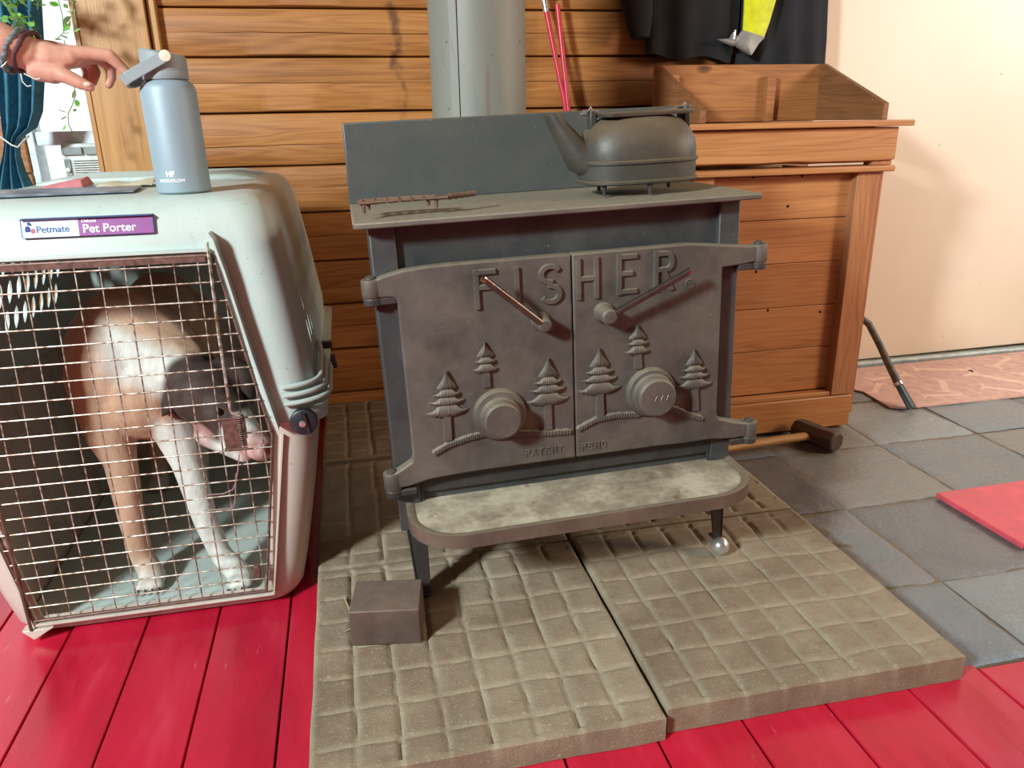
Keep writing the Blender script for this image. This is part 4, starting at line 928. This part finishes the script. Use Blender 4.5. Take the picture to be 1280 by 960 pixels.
# label
lb = B(); a = at(26, 279, y=1.556); c = at(190, 270, y=1.556); LZ0 = at(28, 298, y=1.553).z; LZ1 = at(26, 279, y=1.556).z; LX0, LX1 = a.x, c.x; LM = at(98, 280, y=1.556).x
def yl(z): return fy(z)+.0005
def lquad(b, x0, x1, z0, z1, off): b.hexa([(x0, 1.5535-off+ (0), z0), (x1, 1.5535-off, z0), (x1, 1.5665, z0), (x0, 1.5665, z0)], [(x0, 1.5600-off-.0, z1), (x1, 1.5600-off, z1), (x1, 1.5665, z1), (x0, 1.5665, z1)])
lz0, lz1 = .815, .847
SH = .0035
lquad(lb, LX0, LM, lz0, lz1, SH); lab = obj('label', lb, M['labelblue'], crate, smooth=0, label='pale and purple maker label')
b = B(); lquad(b, LM, LX1, lz0, lz1, SH); obj('purple_panel', b, M['purple'], lab, smooth=0)
b = B(); e = .0012
for x0, x1, z0, z1 in ((LX0, LX1, lz0-e, lz0+e*.2), (LX0, LX1, lz1-e*.2, lz1+e), (LX0-e, LX0+e*.2, lz0, lz1), (LX1-e*.2, LX1+e, lz0, lz1)): lquad(b, x0, x1, z0, z1, SH+.0004)
obj('label_border', b, M['labelink'], lab, smooth=0)
def text(s, x, z, y, size, mat, parent, name, bold=0, tilt=.0, org=None, ry=0):
    cu = bpy.data.curves.new('t', 'FONT'); cu.body = s; cu.size = size; cu.extrude = .0003; cu.offset = bold
    o = bpy.data.objects.new('t', cu); COL.objects.link(o); dg = bpy.context.evaluated_depsgraph_get(); dg.update()
    me = bpy.data.meshes.new_from_object(o.evaluated_get(dg)); bpy.data.objects.remove(o); me.materials.clear()
    me.transform(Matrix.Translation((x, y, z)) @ Matrix.Rotation(ry, 4, 'Y') @ Matrix.Rotation(PI/2-tilt, 4, 'X')); return obj(name, me, mat, parent, smooth=0)
TL = math.atan2(.0065, .032)
def ly(z): return 1.5535-SH+(z-lz0)/(lz1-lz0)*.0065-.0004
text('Petmate', LX0+.0235, lz0+.0085, ly(lz0+.0085), .0168, M['labelink'], lab, 'label_text', .0001, tilt=-TL*-1 if 0 else TL)
text('Pet Porter', LM+.0065, lz0+.0055, ly(lz0+.0055), .0215, M['white'], lab, 'label_text', .0003, tilt=TL)
text('Deluxe', LM+.006, lz0+.0235, ly(lz0+.0235), .0085, M['white'], lab, 'label_text', .0001, tilt=TL)
b = B(); 
def disc(b, cx, cz, rx, rz): b.prism([(cx+rx*math.cos(t*PI/6), cz+rz*math.sin(t*PI/6)) for t in range(12)], ly(cz)-.0002, ly(cz)+.003)
disc(b, LX0+.010, lz0+.013, .0045, .008); disc(b, LX0+.013, lz0+.0245, .003, .003); disc(b, LX0+.0155, lz0+.0225, .0022, .0016); obj('label_emblem', b, M['labelink'], lab, smooth=0)
b = B(); disc(b, LX0+.0185, lz0+.0105, .0035, .006); obj('label_emblem', b, M['labelred'], lab, smooth=0)
# wire door
YD = 1.502
b = B()
def yd(z): return YD+max(0, z-.45)*.11
fr_ = [(-.255, .770), (-.1865, .405), (-.240, .048), (-.70, .048), (-.740, .405), (-.668, .770), (-.255, .770)]
b.tube([(x, yd(z), z) for x, z in fr_], .0034, 8)
door = obj('door_frame', b, M['rod'], crate)
def xr(z): return (-.255+(.770-z)/(.365)*.0685) if z > .405 else (-.1865-(.405-z)/.357*.0535)
def xl(z): return (-.668-(.770-z)/.365*.072) if z > .405 else (-.740+(.405-z)/.357*.04)
b = B(); z = .752; rw = random.Random(2)
while z > .055:
    b.tube([(xl(z), yd(z)-.003, z), (xr(z), yd(z)-.003, z+rw.uniform(-.0015, .0015))], .0016, 6)
    z -= .0335
for x in [-.715, -.672, -.629, -.586, -.543, -.500, -.457, -.414, -.371, -.328, -.285, -.242, -.206]:
    zt_ = .770; zb_ = .048
    if x > -.255: zt_ = .770-(x+.255)/.0685*.365
    if x < -.668: zt_ = .770-(-.668-x)/.072*.365
    if x > -.240: zb_ = .048+(x+.240)/.0535*.357
    if x < -.70: zb_ = .048+(-.70-x)/.04*.357
    b.tube([(x+rw.uniform(-.001, .001), yd(zb_), zb_), (x, yd((zb_+zt_)/2), (zb_+zt_)/2), (x, yd(zt_), zt_)], .0014, 6)
obj('wire_grid', b, M['wire'], crate)
b = B(); b.tube([(-.706, YD-.006, .03), (-.706, YD-.006, .45), (-.706, yd(.80)-.006, .80)], .0034, 8); obj('hinge_rod', b, M['rod'], crate)
b = B(); b.box(-.66, -.27, yd(.765)-.002, yd(.765)+.006, .758, .770); obj('top_rail', b, M['rod'], crate)
b = B(); b.tube([(-.262, yd(.79)-.008, .795), (-.262, yd(.6)-.008, .62), (-.258, YD-.010, .47), (-.255, YD-.010, .465), (-.240, YD-.010, .462), (-.236, YD-.010, .455), (-.236, YD-.010, .41)], .0032, 8); obj('latch_rod', b, M['wire'], crate)
p = at(294, 541, y=YD-.012); b = B(); b.box(p.x-.022, p.x+.008, YD-.014, YD-.010, p.z-.034, p.z+.030)
for k in range(14): b.tube([(p.x+.013+.006*math.cos(t*PI/4), YD-.012+.006*math.sin(t*PI/4), p.z-.03+k*.0045+t*.0005) for t in range(9)], .0014, 5)
b.tube([(p.x-.024, YD-.012, p.z+.031), (p.x+.020, YD-.012, p.z+.031)], .003, 8); b.tube([(p.x-.024, YD-.012, p.z-.034), (p.x+.020, YD-.012, p.z-.036)], .003, 8); obj('latch_plate', b, M['rod'], crate, smooth=30)
b = B(); P = [at(299, 568, y=YD-.01), at(297, 590, y=YD-.01), at(294, 604, y=YD-.01), at(291, 612, y=YD-.008), at(280, 617, y=YD-.006), at(255, 619, y=YD-.004)]; b.tube(P, .0013, 6); P = [at(295, 592, y=YD-.01), at(294, 625, y=YD-.01), at(291, 635, y=YD-.008), at(280, 636, y=YD-.006), at(255, 638, y=YD-.004)]; b.tube(P, .0013, 6); obj('bent_wire', b, M['silver'], crate)
p = at(322, 714, y=YD-.008); b = B(); b.box(p.x-.008, p.x+.006, YD-.012, YD-.002, p.z-.014, p.z+.014); obj('lower_catch', b, M['rod'], crate, bevel=.002)
# moulded ribs across the roof
b = B()
for y in (2.06, 2.12, 2.18, 2.24, 2.30):
    b = B(); b.tube([(CX-.25, y, .872), (CX-.2, y, .882), (CX+.19, y, .882), (CX+.243, y, .872), (CX+.29, y, .835)], .009, 8); obj('roof_rib', b, M['crate'], crate, smooth=60)

# ================================================================== DOG
def remesh(b, vox, it=6): return bake(b, [('REMESH', dict(mode='VOXEL', voxel_size=vox, use_smooth_shade=True)), ('SMOOTH', dict(iterations=it, factor=.5))])
dog = thing('dog', 'white and tan dog standing inside the crate with its dark head lowered', 'dog', (-.47, 1.80, .022))
b = B()
pw1 = at(187, 690, y=1.640); pw2 = at(297, 706, y=1.590); pw3 = at(228, 596, y=1.98); fz = .022
sh_ = at(170, 430, y=1.78); 
b.ball((-.535, 1.80, .50), .13, 18, (.82, 1.0, 1.15)); b.ball((-.51, 1.95, .52), .13, 18, (.82, 1.25, .95)); b.ball((-.50, 2.12, .53), .115, 18, (.85, 1.2, 1.0))
b.ball((-.475, 1.745, .44), .098, 16, (1, .9, 1.1))
hs1 = at(225, 462, y=1.72); hs2 = at(256, 492, y=1.665); hs3 = at(282, 516, y=1.625); mz = at(308, 545, y=1.595); nz_ = at(326, 560, y=1.580); jw = at(262, 540, y=1.64); jw2 = at(305, 566, y=1.60)
b.chain([(-.50, 1.80, .57), tuple(hs1+Vector((-.03, .03, .02))), tuple(hs1)], [.105, .088, .078])
b.ball(tuple(hs2), .073, 18, (1.0, .95, .95)); b.ball(tuple(at(286, 480, y=1.70)), .062, 16)
b.chain([tuple(hs2), tuple(hs3), tuple(mz), tuple(nz_)], [.066, .049, .036, .029])
b.chain([tuple(jw), tuple(jw2)], [.034, .022])
# near fore leg (tan)
b.chain([(-.565, 1.76, .48), (-.555, 1.72, .36), (-.540, 1.70, .30), (-.530, 1.665, .17), (-.522, 1.655, .085), (pw1.x, 1.63, fz+.024)], [.075, .052, .036, .028, .025, .028])
b.ball((pw1.x, 1.622, fz+.018), .030, 12, (1, 1.25, .62))
# white fore leg
b.chain([(-.44, 1.74, .44), (-.415, 1.715, .34), (-.40, 1.69, .28), (-.37, 1.64, .16), (-.345, 1.615, .085), (pw2.x, 1.59, fz+.024)], [.07, .048, .034, .027, .024, .028])
b.ball((pw2.x+.004, 1.58, fz+.018), .030, 12, (1, 1.25, .62))
# hind legs
b.chain([(-.45, 2.14, .50), (-.44, 2.08, .36), (-.47, 2.16, .20), (-.475, 2.12, .06)], [.09, .065, .034, .026]); b.ball((-.475, 2.095, fz+.02), .031, 12, (1, 1.3, .65))
b.chain([(-.57, 2.14, .50), (-.58, 2.10, .36), (-.59, 2.20, .20), (-.59, 2.17, .06)], [.09, .065, .034, .026]); b.ball((-.59, 2.15, fz+.02), .031, 12, (1, 1.3, .65))
for (px_, py_) in ((pw1.x, 1.600), (pw2.x+.004, 1.556), (-.475, 2.07), (-.59, 2.125)):
    for k in range(4): b.ball((px_-.0215+.0143*k, py_-(.006 if k in (1, 2) else 0), fz+.014), .0105, 10, (.85, 1.3, 1))
b.chain([(-.50, 2.24, .56), (-.50, 2.31, .50), (-.50, 2.33, .40)], [.022, .015, .008])
me = remesh(b, .0055, 5)
TAN = lin((200, 160, 130))[:3]; WH = lin((222, 222, 210))[:3]; DK = lin((70, 52, 44))[:3]; PK = lin((214, 160, 150))[:3]; GY = lin((150, 128, 112))[:3]
at286 = at(286, 480, y=1.70)
def sst(a, b_, x): t = max(0, min(1, (x-a)/(b_-a))); return t*t*(3-2*t)
def mx(a, b_, t): return tuple(a[i]*(1-t)+b_[i]*t for i in range(3))
ca = me.color_attributes.new('coat', 'FLOAT_COLOR', 'POINT'); dat = []
for v in me.vertices:
    x, y, z = v.co; nn = .02*noise.noise(v.co*18)
    c = TAN
    c = mx(c, WH, sst(.08, .03, abs((z-.47)-(x+.40)*-.5+nn-.03))*sst(-.56, -.50, x)*sst(1.95, 1.80, y))          # white collar band
    c = mx(c, WH, sst(-.47, -.44, x)*sst(.42, .38, z+nn))       # white leg
    c = mx(c, WH, .75*sst(.10, .05, z))
    dh = (v.co-hs2).length; ds = (v.co-hs3).length; dm = (v.co-mz).length; dn = (v.co-nz_).length; dr = (v.co-at286).length
    hd = max(sst(.098, .082, dh+nn*.5), sst(.075, .06, ds+nn*.4), sst(.085, .07, dr+nn*.5))*sst(1.80, 1.76, y); c = mx(c, DK, hd)
    c = mx(c, WH, sst(.062, .050, min(dm, dn)+nn*.4)); c = mx(c, PK, .8*sst(.052, .036, dn+nn*.3)); c = mx(c, PK, .55*sst(.05, .035, (v.co-jw).length+nn*.3))
    dat += [c[0], c[1], c[2], 1]
ca.data.foreach_set('color', dat)
obj('dog_body', me, M['fur'], dog, smooth=180)
dear = plain('dog_ear', (58, 42, 36), .8)
for q0, q1, w0 in ((at(236, 474, y=1.645), at(203, 520, y=1.655), .026), (at(300, 458, y=1.665), at(316, 505, y=1.655), .022)):
    b = B(); R = []
    for t, w in ((0, .55), (.2, .9), (.5, 1.0), (.8, .62), (1, .12)):
        c = q0.lerp(q1, t)+Vector((0, -.010*math.sin(PI*t), 0)); dv = (q1-q0).normalized(); sd = Vector((dv.z, 0, -dv.x))
        R.append([tuple(c+sd*w*w0*math.cos(2*PI*a/14)+Vector((0, 1, 0))*(.0045*math.sin(2*PI*a/14)+.010*math.cos(2*PI*a/14)**2)) for a in range(14)])
    b.loft(R); obj('ear', b, dear, dog, smooth=80)
b = B(); b.ball(tuple(nz_+Vector((.016, -.014, .002))), .016, 14, (.8, 1, .85)); obj('nose', b, plain('dog_nose', (150, 92, 92), .35), dog)
b = B(); b.ball(tuple(hs3+Vector((-.004, -.042, .018))), .0085, 12); obj('eye', b, M['eye'], dog)
for (px_, py_) in ((pw1.x, 1.600), (pw2.x+.004, 1.556)):
  b = B()
  for kk in range(1):
    for k in range(4): b.capsule((px_-.0215+.0143*k, py_-.016, fz+.014), (px_-.0215+.0143*k, py_-.023, fz+.007), .003, .0015, 6)
  obj('claws', b, M['claw'], dog)

# ================================================================== WATER BOTTLE on the crate
bl = at(197, 239, y=1.68); br = at(264, 236, y=1.68); bx = (bl.x+br.x)/2; r = (br.x-bl.x)/2*1.0; BY = 1.68; BZ = .8775
bot = thing('water_bottle', 'tall blue grey insulated water bottle with carry loop standing on the crate', 'water bottle', (bx, BY, BZ), rot=(0, math.radians(-.6), 0))
b = B(); Hs = BZ+.200
b.lathe([(r-.003, BZ), (r, BZ+.003), (r, Hs-.012), (r-.002, Hs-.004), (r-.006, Hs+.003), (r-.013, Hs+.008), (r-.017, Hs+.010)], (bx, BY, 0), 'z', 48); obj('flask', b, M['bottle'], bot)
b = B(); rc = r-.0075
b.lathe([(rc-.003, Hs+.009), (rc-.002, Hs+.012), (rc-.002, Hs+.022), (rc-.0025, Hs+.024), (rc-.002, Hs+.0255)], (bx, BY, 0), 'z', 40)
R = []
for t, zz in enumerate((Hs+.025, Hs+.048, Hs+.051)):
    ring = []
    for k in range(40):
        a = 2*PI*k/40; rr_ = (rc-.002) if t < 2 else rc-.006; x = bx+rr_*math.cos(a); z_ = zz + (.007*(1-math.cos(a)) if t > 0 else 0) ; ring.append((x, BY+rr_*math.sin(a), z_))
    R.append(ring)
b.loft(R); obj('cap', b, M['bottlecap'], bot, smooth=40)
b = B(); bp = at(217, 73, y=BY-rc-.004); 
def strap(yo):
    P0 = Vector((bx+.010, yo, Hs+.046)); P1 = Vector((bx-.058, yo*1.0, Hs+.012)); return P0, P1
P0, P1 = strap(BY-rc-.003); Q0, Q1 = strap(BY+rc+.003)
def band(P, w=.0100, th=.0028):
    R = []
    for i, p in enumerate(P):
        t = (P[min(i+1, len(P)-1)]-P[max(i-1, 0)]).normalized(); dd = Vector((.45, 0, -.89)); dd = (dd-t*dd.dot(t)).normalized(); n_ = t.cross(dd)
        R.append([tuple(p+dd*w*sx+n_*th*sy) for sx, sy in ((-1, -1), (1, -1), (1, 1), (-1, 1))])
    bb = B(); bb.loft(R); return bb
pth = [P0+Vector((.008, 0, .004)), P0, P0.lerp(P1, .5), P1, P1+Vector((-.010, .012, -.005)), P1.lerp(Q1, .5)+Vector((-.014, 0, -.007)), Q1+Vector((-.010, -.012, -.005)), Q1, Q0.lerp(Q1, .5), Q0]
obj('carry_loop', band(pth), M['bottlecap'], bot, bevel=.001)
b = B(); b.lathe([(.0105, 0), (.0100, -.003), (.002, -.0038)], (P0.x+.004, P0.y-.003, P0.z+.002), 'y', 24); obj('loop_button', b, M['chrome'], bot)
def wrap(me, cx, cy, rad):
    for v in me.vertices:
        a = (v.co.x-cx)/rad; off = cy-v.co.y; v.co.x = cx+rad*math.sin(a); v.co.y = cy-(off)*math.cos(a)
def btext(s, x, z, size, name, bold=0):
    cu = bpy.data.curves.new('t', 'FONT'); cu.body = s; cu.size = size; cu.extrude = .0003; cu.offset = bold; cu.align_x = 'CENTER'
    o = bpy.data.objects.new('t', cu); COL.objects.link(o); dg = bpy.context.evaluated_depsgraph_get(); dg.update()
    me = bpy.data.meshes.new_from_object(o.evaluated_get(dg)); bpy.data.objects.remove(o); me.materials.clear()
    me.transform(Matrix.Translation((x, BY-r-.0004, z)) @ Matrix.Rotation(PI/2, 4, 'X')); wrap(me, bx, BY, r+.0004); return obj(name, me, M['white'], bot, smooth=0)
lx = bx-.008
btext('HYDRAFLOW', lx-.004, BZ+.022, .0085, 'print', .0002); btext('HF', lx-.004, BZ+.033, .0135, 'emblem', .0006)

# things lying on the crate top
ZC = .8785
b = B(); b.hexa([(-.80+.06, 1.66, ZC), (-.415, 1.70, ZC), (-.43, 1.84, ZC), (-.73, 1.82, ZC)], [(-.80+.06, 1.66, ZC+.006), (-.415, 1.70, ZC+.003), (-.43, 1.84, ZC+.004), (-.73, 1.82, ZC+.006)])
o = obj('magazine', b, M['paper'], bevel=.001); o['label'] = 'flat grey glossy magazine lying on the crate roof left of the bottle'; o['category'] = 'magazine'
b = B(); p = at(95, 226, y=1.95); b.hexa([(p.x-.06, 1.88, ZC), (p.x+.03, 1.89, ZC), (p.x+.03, 1.98, ZC), (p.x-.03, 1.98, ZC)], [(p.x-.05, 1.90, ZC+.006), (p.x+.026, 1.90, ZC+.016), (p.x+.022, 1.97, ZC+.020), (p.x-.02, 1.97, ZC+.012)])
o = obj('folded_cloth', b, M['pink'], bevel=.003); o['label'] = 'small folded dusty pink cloth on the crate roof before the window'; o['category'] = 'cloth'
b = B(); p = at(162, 230, y=1.9)
b.grid(lambda u, v: (p.x-.06+.115*u, 1.86+.10*v, ZC+.001+.010*math.sin(PI*v)*(.4+.6*u)+.003*math.sin(u*9)), 20, 10)
me = bake(b, [('SOLIDIFY', dict(thickness=.002, offset=1))]); o = obj('paper_bag', me, M['beige'], smooth=60); o['label'] = 'crumpled beige paper bag on the crate roof behind the magazine'; o['category'] = 'bag'

# ================================================================== HAND AND ARM
hand = thing('person', 'bare forearm with braided bracelets reaching in, fingertip on the bottle loop', 'person', tuple(at(0, 55, y=1.62)))
def hp(px, py, y): return at(px, py, y=y)
b = B()
b.chain([hp(-150, 5, 1.60), hp(-60, 30, 1.61), hp(0, 54, 1.62), hp(32, 65, 1.63)], [.047, .041, .036, .030])
b.chain([hp(-60, 30, 1.65), hp(0, 54, 1.655), hp(32, 65, 1.66)], [.038, .034, .028])
# palm
b.chain([hp(36, 68, 1.640), hp(60, 74, 1.640), hp(88, 72, 1.638)], [.029, .030, .018])
b.chain([hp(36, 66, 1.665), hp(66, 70, 1.675), hp(100, 72, 1.675)], [.026, .027, .018])
b.chain([hp(40, 64, 1.69), hp(70, 70, 1.70), hp(98, 74, 1.70)], [.02, .022, .016])
b.chain([hp(50, 84, 1.635), hp(66, 90, 1.630)], [.026, .021])
# index: back of hand to knuckle and down to the loop
ix = [hp(88, 68, 1.640), hp(114, 67, 1.645), hp(137, 70, 1.650), hp(150, 82, 1.655), hp(160, 91, 1.655)]
b.chain(ix, [.0165, .0125, .0118, .0098, .0078])
b.chain([hp(100, 70, 1.668), hp(124, 73, 1.672), hp(138, 83, 1.676), hp(139, 97, 1.68), hp(136, 106, 1.68)], [.0150, .0115, .0105, .0092, .0078])
b.chain([hp(96, 72, 1.690), hp(112, 78, 1.695), hp(119, 90, 1.695), hp(116, 103, 1.69)], [.0140, .0110, .0100, .0080])
b.chain([hp(92, 74, 1.71), hp(106, 80, 1.715), hp(111, 92, 1.71), hp(107, 100, 1.705)], [.0125, .0095, .0085, .0070])
# thumb
b.chain([hp(62, 87, 1.630), hp(82, 95, 1.622), hp(101, 104, 1.620), hp(113, 109, 1.620)], [.0200, .0135, .0118, .0085])
me = remesh(b, .0026, 6); obj('forearm_and_hand', me, M['skin'], hand, smooth=180)
b = B(); c = hp(31, 65, 1.645)
ax_ = (hp(36, 67, 1.645)-hp(26, 62, 1.645)).normalized()
def brace(c, ax_, rz, ry, rad, mat, name, tw=0):
    b = B(); up = Vector((0, 0, 1)); up = (up-ax_*up.dot(ax_)).normalized(); w = ax_.cross(up); P = []
    for k in range(41):
        a = 2*PI*k/40; P.append(c+up*rz*math.cos(a)+w*ry*math.sin(a)+ax_*.0012*math.sin(a*tw))
    b.tube(P, [rad*(1+.25*abs(math.sin(k*1.4))) for k in range(41)], 8, cap=False); return obj(name, b, mat, hand, smooth=80)
brace(c+Vector((-.012, 0, .002)), ax_, .0395, .052, .0046, M['bead'], 'braided_bracelet', 8); brace(c+Vector((.003, 0, .0)), ax_, .0368, .050, .0036, M['bead2'], 'maroon_bracelet', 6)
b = B()
for P in ([(26, 92), (28, 102), (34, 108), (39, 107)], [(30, 92), (38, 96), (45, 99), (50, 98)], [(10, 74), (6, 80), (1, 84)]): b.tube([hp(x, y, 1.60) for x, y in P], .0011, 6)
obj('loose_ties', b, M['string'], hand)
b = B(); q = hp(109, 105.5, 1.612); b.ball(q, .0065, 12, (1.1, .5, .7)); obj('thumbnail', b, M['nail'], hand)

# little floor debris
b = B(); P = [at(430, 745, z=.053), at(436, 760, z=.052), at(441, 790, z=.052)]; b.tube(P, .0012, 5); b.tube([at(430, 790, z=.052), at(443, 783, z=.054)], .0009, 5)
o = obj('straw_wisp', b, M['straw']); o['label'] = 'thin pale straw wisp on the paver left of the steel block'; o['category'] = 'straw'
